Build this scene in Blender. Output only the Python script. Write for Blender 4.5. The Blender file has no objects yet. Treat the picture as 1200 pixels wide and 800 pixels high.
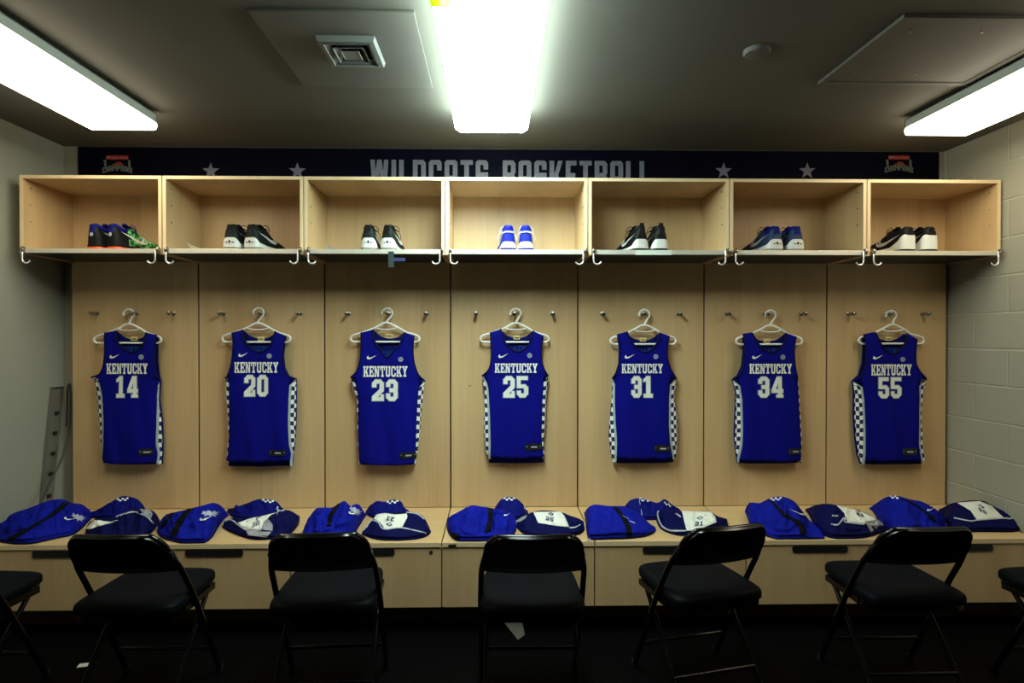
import bpy, bmesh, math, random
from mathutils import Vector, Matrix, noise
from mathutils.geometry import delaunay_2d_cdt
S = bpy.context.scene
COL = S.collection
R_ = random.Random(7)
PI = math.pi

# ------------------------------------------------------------------ camera
FPX, D0, CZ = 680.0, 3.5, 1.49
PX = 592.0
PSI = math.atan((PX-579)/FPX); TH = math.atan(5/FPX)
Fv = Vector((math.sin(PSI)*math.cos(TH), math.cos(PSI)*math.cos(TH), -math.sin(TH)))
Rv = Vector((math.cos(PSI), -math.sin(PSI), 0)); Uv = Rv.cross(Fv)
CAM = Vector((0, -D0, CZ))
def ray(px, py): return FPX*Fv + (px-PX)*Rv + (400-py)*Uv
def at(px, py, Y):
    d = ray(px, py); t = (Y+D0)/d.y
    return (d.x*t, CZ+d.z*t)
def atz(px, py, z):
    d = ray(px, py); t = (z-CZ)/d.z
    return (d.x*t, -D0+d.y*t)
cd = bpy.data.cameras.new('camera'); cam = bpy.data.objects.new('camera', cd); COL.objects.link(cam)
cam.location = CAM; cam.rotation_euler = (PI/2-TH, 0, -PSI)
cd.sensor_width = 36; cd.lens = FPX/1200*36; cd.shift_x = (600-PX)/1200; cd.clip_start = .05
S.camera = cam

# ------------------------------------------------------------------ materials
def mat(name, col, rough=.6, metal=0, spec=.5, var=0, vscale=20, bump=0, bscale=200, coat=0, sheen=0):
    m = bpy.data.materials.new(name); m.use_nodes = True
    nt = m.node_tree; b = nt.nodes['Principled BSDF']; L = nt.links
    b.inputs['Base Color'].default_value = (*col, 1); b.inputs['Roughness'].default_value = rough
    b.inputs['Metallic'].default_value = metal; b.inputs['Specular IOR Level'].default_value = spec
    b.inputs['Coat Weight'].default_value = coat; b.inputs['Sheen Weight'].default_value = sheen
    tc = nt.nodes.new('ShaderNodeTexCoord')
    if var:
        n = nt.nodes.new('ShaderNodeTexNoise'); n.inputs['Scale'].default_value = vscale; n.inputs['Detail'].default_value = 4
        L.new(tc.outputs['Object'], n.inputs['Vector'])
        h = nt.nodes.new('ShaderNodeMapRange'); h.inputs[3].default_value = 1-var; h.inputs[4].default_value = 1+var
        L.new(n.outputs['Fac'], h.inputs[0])
        mx = nt.nodes.new('ShaderNodeVectorMath'); mx.operation = 'SCALE'; mx.inputs[0].default_value = col
        L.new(h.outputs[0], mx.inputs['Scale']); L.new(mx.outputs[0], b.inputs['Base Color'])
    if bump:
        n = nt.nodes.new('ShaderNodeTexNoise'); n.inputs['Scale'].default_value = bscale; n.inputs['Detail'].default_value = 3
        L.new(tc.outputs['Object'], n.inputs['Vector'])
        bp = nt.nodes.new('ShaderNodeBump'); bp.inputs['Strength'].default_value = bump; bp.inputs['Distance'].default_value = .002
        L.new(n.outputs['Fac'], bp.inputs['Height']); L.new(bp.outputs[0], b.inputs['Normal'])
    return m

def creases(m, sc=26, dist=.012):
    nt = m.node_tree; b = nt.nodes['Principled BSDF']; L = nt.links
    tc = nt.nodes.new('ShaderNodeTexCoord'); n = nt.nodes.new('ShaderNodeTexNoise'); n.noise_type = 'RIDGED_MULTIFRACTAL'
    n.inputs['Scale'].default_value = sc; n.inputs['Detail'].default_value = 2; n.inputs['Distortion'].default_value = .6
    mp = nt.nodes.new('ShaderNodeMapping'); mp.inputs['Scale'].default_value = (.7, .7, 1.1); mp.inputs['Rotation'].default_value = (.3, .4, .6)
    L.new(tc.outputs['Object'], mp.inputs[0]); L.new(mp.outputs[0], n.inputs['Vector'])
    bp = nt.nodes.new('ShaderNodeBump'); bp.inputs['Strength'].default_value = .9; bp.inputs['Distance'].default_value = dist
    old = b.inputs['Normal'].links
    if old: L.new(old[0].from_socket, bp.inputs['Normal'])
    L.new(n.outputs['Fac'], bp.inputs['Height']); L.new(bp.outputs[0], b.inputs['Normal'])
def wood(name, c1, c2, rough=.42, horiz=False):
    m = bpy.data.materials.new(name); m.use_nodes = True
    nt = m.node_tree; b = nt.nodes['Principled BSDF']; L = nt.links
    b.inputs['Roughness'].default_value = rough
    tc = nt.nodes.new('ShaderNodeTexCoord'); oi = nt.nodes.new('ShaderNodeObjectInfo')
    off = nt.nodes.new('ShaderNodeMath'); off.operation = 'MULTIPLY'; off.inputs[1].default_value = 37
    L.new(oi.outputs['Random'], off.inputs[0])
    ad = nt.nodes.new('ShaderNodeVectorMath'); ad.operation = 'ADD'
    L.new(tc.outputs['Object'], ad.inputs[0]); L.new(off.outputs[0], ad.inputs[1])
    def nz(sx, sy, sz, det):
        mp = nt.nodes.new('ShaderNodeMapping'); mp.inputs['Scale'].default_value = (sz, sy, sx) if horiz else (sx, sy, sz)
        n = nt.nodes.new('ShaderNodeTexNoise'); n.inputs['Scale'].default_value = 1; n.inputs['Detail'].default_value = det
        L.new(ad.outputs[0], mp.inputs[0]); L.new(mp.outputs[0], n.inputs['Vector']); return n.outputs['Fac']
    grain = nz(90, 90, 2.5, 5); flame = nz(14, 14, 1.1, 3)
    # broad veneer leaves
    sx = nt.nodes.new('ShaderNodeSeparateXYZ'); L.new(ad.outputs[0], sx.inputs[0])
    fl = nt.nodes.new('ShaderNodeMath'); fl.operation = 'MULTIPLY'; fl.inputs[1].default_value = 8.5
    L.new(sx.outputs['Z' if horiz else 'X'], fl.inputs[0])
    f2 = nt.nodes.new('ShaderNodeMath'); f2.operation = 'FLOOR'; L.new(fl.outputs[0], f2.inputs[0])
    wn = nt.nodes.new('ShaderNodeTexWhiteNoise'); wn.noise_dimensions = '1D'; L.new(f2.outputs[0], wn.inputs['W'])
    def mul(o, k):
        x = nt.nodes.new('ShaderNodeMath'); x.operation = 'MULTIPLY'; x.inputs[1].default_value = k; L.new(o, x.inputs[0]); return x.outputs[0]
    def add(a, c):
        x = nt.nodes.new('ShaderNodeMath'); x.operation = 'ADD'; L.new(a, x.inputs[0]); L.new(c, x.inputs[1]); return x.outputs[0]
    s = add(add(mul(grain, .35), mul(flame, .45)), mul(wn.outputs['Value'], .2))
    mr = nt.nodes.new('ShaderNodeMapRange'); mr.inputs[1].default_value = .28; mr.inputs[2].default_value = .72
    L.new(s, mr.inputs[0])
    mx = nt.nodes.new('ShaderNodeMix'); mx.data_type = 'RGBA'
    mx.inputs[6].default_value = (*c1, 1); mx.inputs[7].default_value = (*c2, 1)
    L.new(mr.outputs[0], mx.inputs[0]); L.new(mx.outputs[2], b.inputs['Base Color'])
    return m

def emis(name, col, st):
    m = bpy.data.materials.new(name); m.use_nodes = True
    b = m.node_tree.nodes['Principled BSDF']
    b.inputs['Base Color'].default_value = (.8, .8, .8, 1)
    b.inputs['Emission Color'].default_value = (*col, 1); b.inputs['Emission Strength'].default_value = st
    return m

def checker(name, ca, cb, cell, stripe=None):
    """checks laid out in metres along the UV map, after a plain stripe of the given width"""
    m = bpy.data.materials.new(name); m.use_nodes = True
    nt = m.node_tree; b = nt.nodes['Principled BSDF']; L = nt.links
    b.inputs['Roughness'].default_value = .75
    uv = nt.nodes.new('ShaderNodeUVMap'); mp = nt.nodes.new('ShaderNodeMapping')
    mp.inputs['Location'].default_value = (-(stripe or 0)/cell[0], 0.001, .5); mp.inputs['Scale'].default_value = (1/cell[0], 1/cell[1], 1)
    L.new(uv.outputs[0], mp.inputs[0])
    ck = nt.nodes.new('ShaderNodeTexChecker'); ck.inputs['Scale'].default_value = 1
    ck.inputs[1].default_value = (*ca, 1); ck.inputs[2].default_value = (*cb, 1)
    L.new(mp.outputs[0], ck.inputs[0])
    out = ck.outputs[0]
    if stripe:
        s = nt.nodes.new('ShaderNodeSeparateXYZ'); L.new(uv.outputs[0], s.inputs[0])
        lt = nt.nodes.new('ShaderNodeMath'); lt.operation = 'LESS_THAN'; lt.inputs[1].default_value = stripe; L.new(s.outputs[0], lt.inputs[0])
        mx = nt.nodes.new('ShaderNodeMix'); mx.data_type = 'RGBA'; L.new(lt.outputs[0], mx.inputs[0])
        L.new(out, mx.inputs[6]); mx.inputs[7].default_value = (.36, .43, .43, 1); out = mx.outputs[2]
    L.new(out, b.inputs['Base Color'])
    return m

M = {}
M['maple'] = wood('maple_veneer', (.64, .445, .23), (.51, .335, .16))
M['maple_edge'] = wood('maple_edge', (.80, .62, .38), (.72, .54, .31), .4)
M['maple_lid'] = wood('maple_lid', (.62, .43, .21), (.50, .33, .15), .4, True)
M['steel'] = mat('brushed_steel', (.74, .71, .62), .42, .55, var=.12, vscale=30)
M['steel_dark'] = mat('steel_pan', (.05, .05, .05), .4, .6, var=.15, vscale=12)
M['chrome'] = mat('polished_chrome', (.85, .85, .84), .25, .6)
M['peg'] = mat('satin_nickel', (.34, .32, .29), .3, 1)
M['gap'] = mat('joint_shadow_board', (.002, .002, .002), 1, spec=.05)
M['blackp'] = mat('black_plastic', (.008, .008, .008), .45)
M['plaster'] = mat('painted_plaster', (.27, .27, .215), .75, var=.05, vscale=3, bump=.25, bscale=120)
M['darkwall'] = mat('low_bounce_wall', (.05, .05, .05), .8)  # unseen front wall, coloured dark only to cut light bounced back
M['ceil'] = mat('ceiling_paint', (.125, .122, .10), .85, var=.05, vscale=2, bump=.2, bscale=150)
M['ceilpanel'] = mat('access_panel_paint', (.13, .128, .11), .65)
M['floor'] = mat('black_rubber_floor', (.0008, .0008, .0009), .55, spec=.06, var=.2, vscale=40, bump=.2, bscale=60)
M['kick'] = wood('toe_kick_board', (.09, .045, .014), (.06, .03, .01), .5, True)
M['navy'] = mat('navy_banner', (.0008, .0008, .007), .7, spec=.08)
M['lilac'] = mat('banner_print', (.16, .16, .20), .7, var=.45, vscale=90)
M['lilac_star'] = mat('banner_star_print', (.17, .17, .22), .7, var=.15, vscale=60)
M['grey_print'] = mat('banner_grey_print', (.13, .15, .13), .7)
M['red_print'] = mat('banner_red_print', (.30, .012, .015), .7)
M['orange_print'] = mat('banner_orange_print', (.25, .035, .008), .7)
M['pink_print'] = mat('banner_pale_red_print', (.42, .20, .18), .7)
M['royal'] = mat('royal_blue_knit', (.0028, .0038, .20), .72, spec=.08, var=.06, vscale=8, bump=.35, bscale=900)
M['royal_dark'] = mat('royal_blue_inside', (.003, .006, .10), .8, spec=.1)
M['trim'] = mat('navy_rib_trim', (.002, .003, .055), .7, spec=.15)
M['insideprint'] = mat('show_through_print', (.012, .05, .30), .8, spec=.1)
M['cream'] = mat('cream_print', (.74, .76, .70), .6)
M['halo'] = mat('grey_print_outline', (.15, .20, .32), .6)
M['side'] = checker('checked_side_panel', (.78, .79, .76), (.004, .006, .07), (.0185, .0255), .0125)
M['mesh'] = checker('checked_mesh_cloth', (.5, .5, .52), (.012, .012, .04), (.006, .006))
M['gold'] = mat('woven_neck_tag', (.75, .60, .25), .6)
M['white_plastic'] = mat('white_hanger_plastic', (.90, .91, .88), .35)
M['jacket'] = mat('bright_blue_cloth', (.003, .0075, .25), .75, spec=.08, var=.12, vscale=7, bump=.3, bscale=500)
M['shirt'] = mat('royal_shirt_cloth', (.0022, .0045, .13), .75, spec=.08, bump=.3, bscale=500)
M['shorts'] = mat('navy_blue_cloth', (.0015, .0025, .05), .75, spec=.08, bump=.3, bscale=500)
M['stripe'] = mat('black_cloth', (.002, .002, .003), .8, spec=.1)
M['white_cloth'] = mat('white_cloth', (.66, .67, .60), .75, bump=.2, bscale=300)
M['silver'] = mat('silver_print', (.40, .43, .50), .5)
M['ink'] = mat('dark_blue_ink', (.02, .025, .09), .6)
M['chair'] = mat('black_chair_enamel', (.001, .001, .0012), .2, spec=.35)
M['vinyl'] = mat('dark_navy_vinyl', (.0008, .0018, .0028), .6, spec=.08, bump=.3, bscale=250)
M['rubber'] = mat('black_rubber', (.004, .004, .004), .7, spec=.2)
M['fixture'] = mat('fixture_enamel', (.62, .66, .60), .5)
M['vent'] = mat('vent_enamel', (.20, .22, .21), .45)
M['lens_mid'] = emis('lit_lens_cool', (.80, 1, .93), 40)
M['lens_side'] = emis('lit_lens_warm', (1, .90, .67), 12.5)
M['tape_white'] = mat('pale_masking_tape', (.62, .68, .60), .6)
M['tape_green'] = mat('dark_green_tape', (.008, .03, .03), .6)
M['tape_blue'] = mat('blue_tape', (.01, .02, .10), .6)
M['tape_yellow'] = mat('yellow_green_tape', (.60, .75, .12), .6)
def translucent(m, col):
    nt = m.node_tree; t = nt.nodes.new('ShaderNodeBsdfTranslucent'); t.inputs[0].default_value = (*col, 1)
    mx = nt.nodes.new('ShaderNodeMixShader'); mx.inputs[0].default_value = .6; o = nt.nodes['Material Output']
    nt.links.new(nt.nodes['Principled BSDF'].outputs[0], mx.inputs[1]); nt.links.new(t.outputs[0], mx.inputs[2]); nt.links.new(mx.outputs[0], o.inputs[0])
translucent(M['tape_yellow'], (.30, .45, .03))
M['paper'] = mat('white_paper', (.55, .55, .48), .8)
M['alum'] = mat('dull_aluminium', (.16, .155, .13), .6, .3)
M['s_black'] = mat('black_shoe_upper', (.003, .0035, .004), .6, spec=.2, bump=.3, bscale=400)
M['s_green'] = mat('dark_green_shoe_knit', (.003, .010, .009), .6, spec=.2, bump=.3, bscale=400)
M['s_blue'] = mat('blue_shoe_upper', (.004, .013, .30), .6, spec=.2, bump=.3, bscale=400)
M['s_slate'] = mat('slate_blue_shoe_upper', (.016, .04, .10), .6, spec=.25, bump=.3, bscale=400)
M['s_white'] = mat('white_shoe_foam', (.62, .63, .60), .45)
M['s_grey'] = mat('speckled_shoe_rubber', (.20, .20, .18), .6, var=.5, vscale=300)
M['s_orange'] = mat('orange_shoe_rubber', (.75, .10, .015), .45)
M['s_navy'] = mat('indigo_shoe_lining', (.004, .006, .13), .7, spec=.15)
M['s_teal'] = mat('teal_webbing', (.005, .07, .07), .6)

def pattern_mat():
    m = bpy.data.materials.new('multicolour_shoe_print'); m.use_nodes = True
    nt = m.node_tree; b = nt.nodes['Principled BSDF']; b.inputs['Roughness'].default_value = .5
    tc = nt.nodes.new('ShaderNodeTexCoord'); n = nt.nodes.new('ShaderNodeTexNoise'); n.inputs['Scale'].default_value = 45
    r = nt.nodes.new('ShaderNodeValToRGB'); r.color_ramp.interpolation = 'CONSTANT'
    cs = [(.0, (.005, .006, .01)), (.44, (.02, .18, .03)), (.52, (.15, .5, .05)), (.57, (.05, .3, .35)), (.63, (.5, .55, .5))]
    el = r.color_ramp.elements; el[0].position = 0; el[0].color = (*cs[0][1], 1); el[1].position = cs[1][0]; el[1].color = (*cs[1][1], 1)
    for p, c in cs[2:]:
        e = el.new(p); e.color = (*c, 1)
    nt.links.new(tc.outputs['Object'], n.inputs['Vector']); nt.links.new(n.outputs['Fac'], r.inputs[0]); nt.links.new(r.outputs[0], b.inputs['Base Color'])
    return m
M['s_pattern'] = pattern_mat()

def block_mat():
    m = bpy.data.materials.new('painted_block_wall'); m.use_nodes = True
    nt = m.node_tree; b = nt.nodes['Principled BSDF']; L = nt.links; b.inputs['Roughness'].default_value = .55
    tc = nt.nodes.new('ShaderNodeTexCoord'); s = nt.nodes.new('ShaderNodeSeparateXYZ'); c = nt.nodes.new('ShaderNodeCombineXYZ')
    L.new(tc.outputs['Object'], s.inputs[0]); L.new(s.outputs['Y'], c.inputs['X']); L.new(s.outputs['Z'], c.inputs['Y'])
    def brick(ms, sm):
        k = nt.nodes.new('ShaderNodeTexBrick'); k.inputs['Scale'].default_value = 1
        k.inputs['Mortar Size'].default_value = ms; k.inputs['Mortar Smooth'].default_value = sm
        k.inputs['Brick Width'].default_value = .433; k.inputs['Row Height'].default_value = .2032
        k.offset = .5; k.inputs['Color1'].default_value = (1, 1, 1, 1); k.inputs['Color2'].default_value = (.93, .93, .93, 1)
        mp = nt.nodes.new('ShaderNodeMapping'); mp.inputs['Location'].default_value = (BX, BZ, 0)
        L.new(c.outputs[0], mp.inputs[0]); L.new(mp.outputs[0], k.inputs['Vector']); return k
    k = brick(.006, .5)
    n = nt.nodes.new('ShaderNodeTexNoise'); n.inputs['Scale'].default_value = 130; n.inputs['Detail'].default_value = 5
    L.new(tc.outputs['Object'], n.inputs['Vector'])
    mx = nt.nodes.new('ShaderNodeMix'); mx.data_type = 'RGBA'
    mx.inputs[6].default_value = (.34, .325, .25, 1); mx.inputs[7].default_value = (.44, .43, .35, 1)
    L.new(k.outputs['Fac'], mx.inputs[0])
    L.new(mx.outputs[2], b.inputs['Base Color'])
    h = nt.nodes.new('ShaderNodeMath'); h.operation = 'MULTIPLY_ADD'; h.inputs[1].default_value = .16
    inv = nt.nodes.new('ShaderNodeMath'); inv.operation = 'SUBTRACT'; inv.inputs[0].default_value = 1; L.new(k.outputs['Fac'], inv.inputs[1])
    L.new(n.outputs['Fac'], h.inputs[0]); L.new(inv.outputs[0], h.inputs[2])
    bp = nt.nodes.new('ShaderNodeBump'); bp.inputs['Strength'].default_value = 1; bp.inputs['Distance'].default_value = .005
    L.new(h.outputs[0], bp.inputs['Height']); L.new(bp.outputs[0], b.inputs['Normal'])
    return m
BX, BZ = .19, .0
M['block'] = block_mat()

for k_ in ('jacket', 'shirt', 'shorts'): creases(M[k_], 13, .030)
# ------------------------------------------------------------------ mesh helpers
def bx(bm, a, b, bev=0, rot=None):
    """box from corner a to corner b"""
    c = [(a[i]+b[i])/2 for i in range(3)]; d = [abs(b[i]-a[i]) for i in range(3)]
    r = bmesh.ops.create_cube(bm, size=1)
    vs = r['verts']
    bmesh.ops.scale(bm, vec=d, verts=vs)
    if bev:
        es = list({e for v in vs for e in v.link_edges})
        q = bmesh.ops.bevel(bm, geom=es, offset=bev, segments=2, profile=.6, affect='EDGES')
        vs = list({v for f in q['faces'] for v in f.verts} | {v for v in vs if v.is_valid})
    if rot: bmesh.ops.rotate(bm, verts=vs, matrix=rot, cent=(0, 0, 0))
    bmesh.ops.translate(bm, verts=vs, vec=c)
    return vs
def loft(bm, rings, closed=True, cap=True):
    R = [[bm.verts.new(p) for p in r] for r in rings]; n = len(R[0])
    for i in range(len(R)-1):
        for j in range(n if closed else n-1):
            k = (j+1) % n
            bm.faces.new((R[i][j], R[i][k], R[i+1][k], R[i+1][j]))
    if cap and closed:
        bm.faces.new(list(reversed(R[0]))); bm.faces.new(R[-1])
    return R
def tube(bm, pts, rad, n=10, cyc=False, flat=1.0):
    P = [Vector(p) for p in pts]; rs = []
    m = len(P); up = None
    for i, p in enumerate(P):
        a = P[(i-1) % m] if (cyc or i > 0) else p; b = P[(i+1) % m] if (cyc or i < m-1) else p
        t = (b-a).normalized()
        if up is None:
            up = Vector((0, 0, 1)) if abs(t.z) < .9 else Vector((0, 1, 0))
        s = t.cross(up).normalized(); up = s.cross(t).normalized()
        r = rad[i] if isinstance(rad, (list, tuple)) else rad
        rs.append([p + s*r*math.cos(2*PI*k/n) + up*r*flat*math.sin(2*PI*k/n) for k in range(n)])
    if cyc:
        R = [[bm.verts.new(p) for p in r] for r in rs]
        for i in range(m):
            for j in range(n):
                bm.faces.new((R[i][j], R[i][(j+1) % n], R[(i+1) % m][(j+1) % n], R[(i+1) % m][j]))
    else: loft(bm, rs)
def smoothpath(P, k=6, cyc=False):
    P = [Vector(p) for p in P]; n = len(P); out = []
    for i in range(n if cyc else n-1):
        g = lambda j: P[j % n] if cyc else P[max(0, min(n-1, j))]
        a, b, c, d = g(i-1), g(i), g(i+1), g(i+2)
        for s in range(k):
            t = s/k
            out.append(.5*((2*b)+(c-a)*t+(2*a-5*b+4*c-d)*t*t+(3*b-3*c+d-a)*t**3))
    if not cyc: out.append(P[-1])
    return out
def lathe(bm, prof, n=20, axis='Z', org=(0, 0, 0)):
    rs = []
    for r, h in prof:
        ring = []
        for k in range(n):
            a = 2*PI*k/n; p = (r*math.cos(a), r*math.sin(a), h)
            if axis == 'Y': p = (p[0], -h, p[1])
            if axis == 'X': p = (h, p[0], p[1])
            ring.append(Vector(p)+Vector(org))
        rs.append(ring)
    loft(bm, rs)
def region(poly, step=.012):
    """triangulated interior of a polygon with a regular grid of inner points"""
    pts = []
    n = len(poly)
    for i in range(n):
        a, b = Vector(poly[i]), Vector(poly[(i+1) % n]); m = max(1, int((b-a).length/step))
        for k in range(m): pts.append(a.lerp(b, k/m))
    x0, x1 = min(p.x for p in pts), max(p.x for p in pts); y0, y1 = min(p.y for p in pts), max(p.y for p in pts)
    ne = len(pts); inner = []
    def inside(x, y):
        c = False; j = ne-1
        for i in range(ne):
            a, b = pts[i], pts[j]
            if (a.y > y) != (b.y > y) and x < (b.x-a.x)*(y-a.y)/(b.y-a.y)+a.x: c = not c
            j = i
        return c
    i = 0; y = y0+step/2
    while y < y1:
        x = x0+step/2*(1+(i % 2)*.9)
        while x < x1:
            if inside(x, y) and min((p.x-x)**2+(p.y-y)**2 for p in pts) > (step*.45)**2: inner.append(Vector((x, y)))
            x += step
        y += step; i += 1
    r = delaunay_2d_cdt(pts+inner, [], [list(range(ne))], 1, 1e-6)
    return r[0], r[2]
def drape(bm, poly, fn, step=.012):
    vs, fs = region(poly, step)
    V = [bm.verts.new(fn(v.x, v.y)) for v in vs]
    out = []
    for f in fs:
        try: out.append(bm.faces.new([V[i] for i in f]))
        except ValueError: pass
    return out
def prism(bm, poly, fn, th):
    """flat polygon, fn(x, y, t) -> point, extruded by thickness th"""
    lo = [bm.verts.new(fn(x, y, 0)) for x, y in poly]; hi = [bm.verts.new(fn(x, y, th)) for x, y in poly]
    n = len(poly)
    bm.faces.new(hi); bm.faces.new(list(reversed(lo)))
    for i in range(n): bm.faces.new((lo[i], lo[(i+1) % n], hi[(i+1) % n], hi[i]))
def link(name, bm, m, root=None, smooth=False, world=True, recalc=True):
    if recalc: bmesh.ops.recalc_face_normals(bm, faces=bm.faces)
    base = root
    off = Vector((0, 0, 0))
    while base is not None: off += base.location; base = base.parent
    if root is not None and world: bmesh.ops.translate(bm, verts=bm.verts, vec=-off)
    me = bpy.data.meshes.new(name); bm.to_mesh(me); bm.free()
    me.materials.append(m)
    if smooth:
        for p in me.polygons: p.use_smooth = True
        me.set_sharp_from_angle(angle=math.radians(smooth if smooth > 1 else 45))
    o = bpy.data.objects.new(name, me); COL.objects.link(o); o.parent = root
    return o
def root(name, loc, label, cat, group=None, rz=0):
    o = bpy.data.objects.new(name, None); COL.objects.link(o); o.location = loc; o.rotation_euler = (0, 0, rz)
    o.empty_display_size = .05
    return tag(o, label, cat, group)
def tag(o, label, cat, group=None, kind=None):
    o['label'] = label; o['category'] = cat
    if group: o['group'] = group
    if kind: o['kind'] = kind
    return o
def single(name, bm, m, label, cat, loc=(0, 0, 0), group=None, smooth=False, rz=0, world=True):
    """a thing that is one mesh, with its origin at its base"""
    if world: bmesh.ops.translate(bm, verts=bm.verts, vec=-Vector(loc))
    o = link(name, bm, m, None, smooth); o.location = loc; o.rotation_euler = (0, 0, rz)
    return tag(o, label, cat, group)
def struct(name, bm, m):
    o = link(name, bm, m); o['kind'] = 'structure'; return o
def interp(tab, x):
    if x <= tab[0][0]: return tab[0][1]
    for (a, b), (c, d) in zip(tab, tab[1:]):
        if x <= c: return b+(d-b)*(x-a)/(c-a)
    return tab[-1][1]
B = bmesh.new

# ------------------------------------------------------------------ glyphs (unit height)
def R(x0, y0, x1, y1): return [(x0, y0), (x1, y0), (x1, y1), (x0, y1)]
CAPT = lambda w, c=.16, s=.19: [(0, 1-s), (0, 1-c), (c, 1), (w-c, 1), (w, 1-c), (w, 1-s)]
CAPB = lambda w, c=.16, s=.19: [(0, s), (w, s), (w, c), (w-c, 0), (c, 0), (0, c)]
SLAB = {
 'K': (.90, [R(.06,.1,.30,.9), R(0,0,.38,.16), R(0,.84,.38,1), [(.28,.36),(.58,.90),(.80,.90),(.44,.30)], [(.36,.60),(.52,.68),(.84,.10),(.58,.10)], R(.50,.84,.86,1), R(.50,0,.92,.16)]),
 'E': (.76, [R(.06,.1,.30,.9), R(0,0,.76,.16), R(0,.84,.76,1), R(.3,.42,.50,.58), R(.60,.1,.76,.32), R(.60,.68,.76,.9), R(.44,.34,.56,.66)]),
 'N': (.88, [R(.06,.1,.26,.95), R(.60,.05,.80,.9), [(.04,1),(.30,1),(.80,0),(.54,0)], R(0,0,.34,.15), R(0,.85,.24,1), R(.5,.85,.88,1)]),
 'T': (.84, [R(.30,.1,.54,.9), R(0,.84,.84,1), R(0,.62,.15,.9), R(.69,.62,.84,.9), R(.18,0,.66,.16)]),
 'U': (.88, [R(.06,.16,.30,.9), R(.56,.16,.80,.9), [(.06,.2),(.06,.14),(.20,0),(.66,0),(.80,.14),(.80,.2)], R(0,.84,.36,1), R(.50,.84,.88,1)]),
 'C': (.80, [R(0,.16,.24,.84), CAPT(.8), CAPB(.8), R(.56,.62,.80,.86), R(.56,.14,.80,.36)]),
 'Y': (.88, [[(.06,.90),(.32,.90),(.56,.44),(.32,.44)], [(.56,.90),(.82,.90),(.56,.44),(.32,.44)], R(.32,.1,.56,.48), R(0,.84,.38,1), R(.50,.84,.88,1), R(.20,0,.68,.16)]),
}
DIG = {
 '0': (.62, [R(0,.14,.22,.86), R(.40,.14,.62,.86), CAPT(.62), CAPB(.62)]),
 '1': (.56, [R(.18,.1,.42,1), [(.20,1),(0,.86),(0,.72),(.20,.78)], R(.02,0,.56,.17)]),
 '2': (.62, [CAPT(.62), R(.40,.52,.62,.86), R(0,.64,.22,.86), [(.40,.56),(.62,.56),(.62,.46),(.28,.16),(0,.16),(0,.22)], R(0,0,.62,.18), R(.45,.1,.62,.30)]),
 '3': (.62, [CAPT(.62), CAPB(.62), R(.40,.56,.62,.86), R(.40,.14,.62,.44), [(.18,.41),(.18,.59),(.56,.59),(.62,.5),(.56,.41)], R(0,.66,.22,.86), R(0,.14,.22,.34)]),
 '4': (.66, [R(.36,.1,.58,1), [(.36,1),(.36,.70),(.22,.38),(0,.38),(.28,1)], R(0,.23,.66,.40), R(.26,0,.66,.14)]),
 '5': (.62, [R(0,.83,.60,1), R(0,.46,.20,.9), [(0,.44),(0,.60),(.46,.62),(.62,.48),(.62,.40),(.40,.40),(.36,.44)], R(.40,.14,.62,.50), CAPB(.62), R(0,.14,.22,.32)]),
}
def NC(w, ps): return (w, ps)
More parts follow.
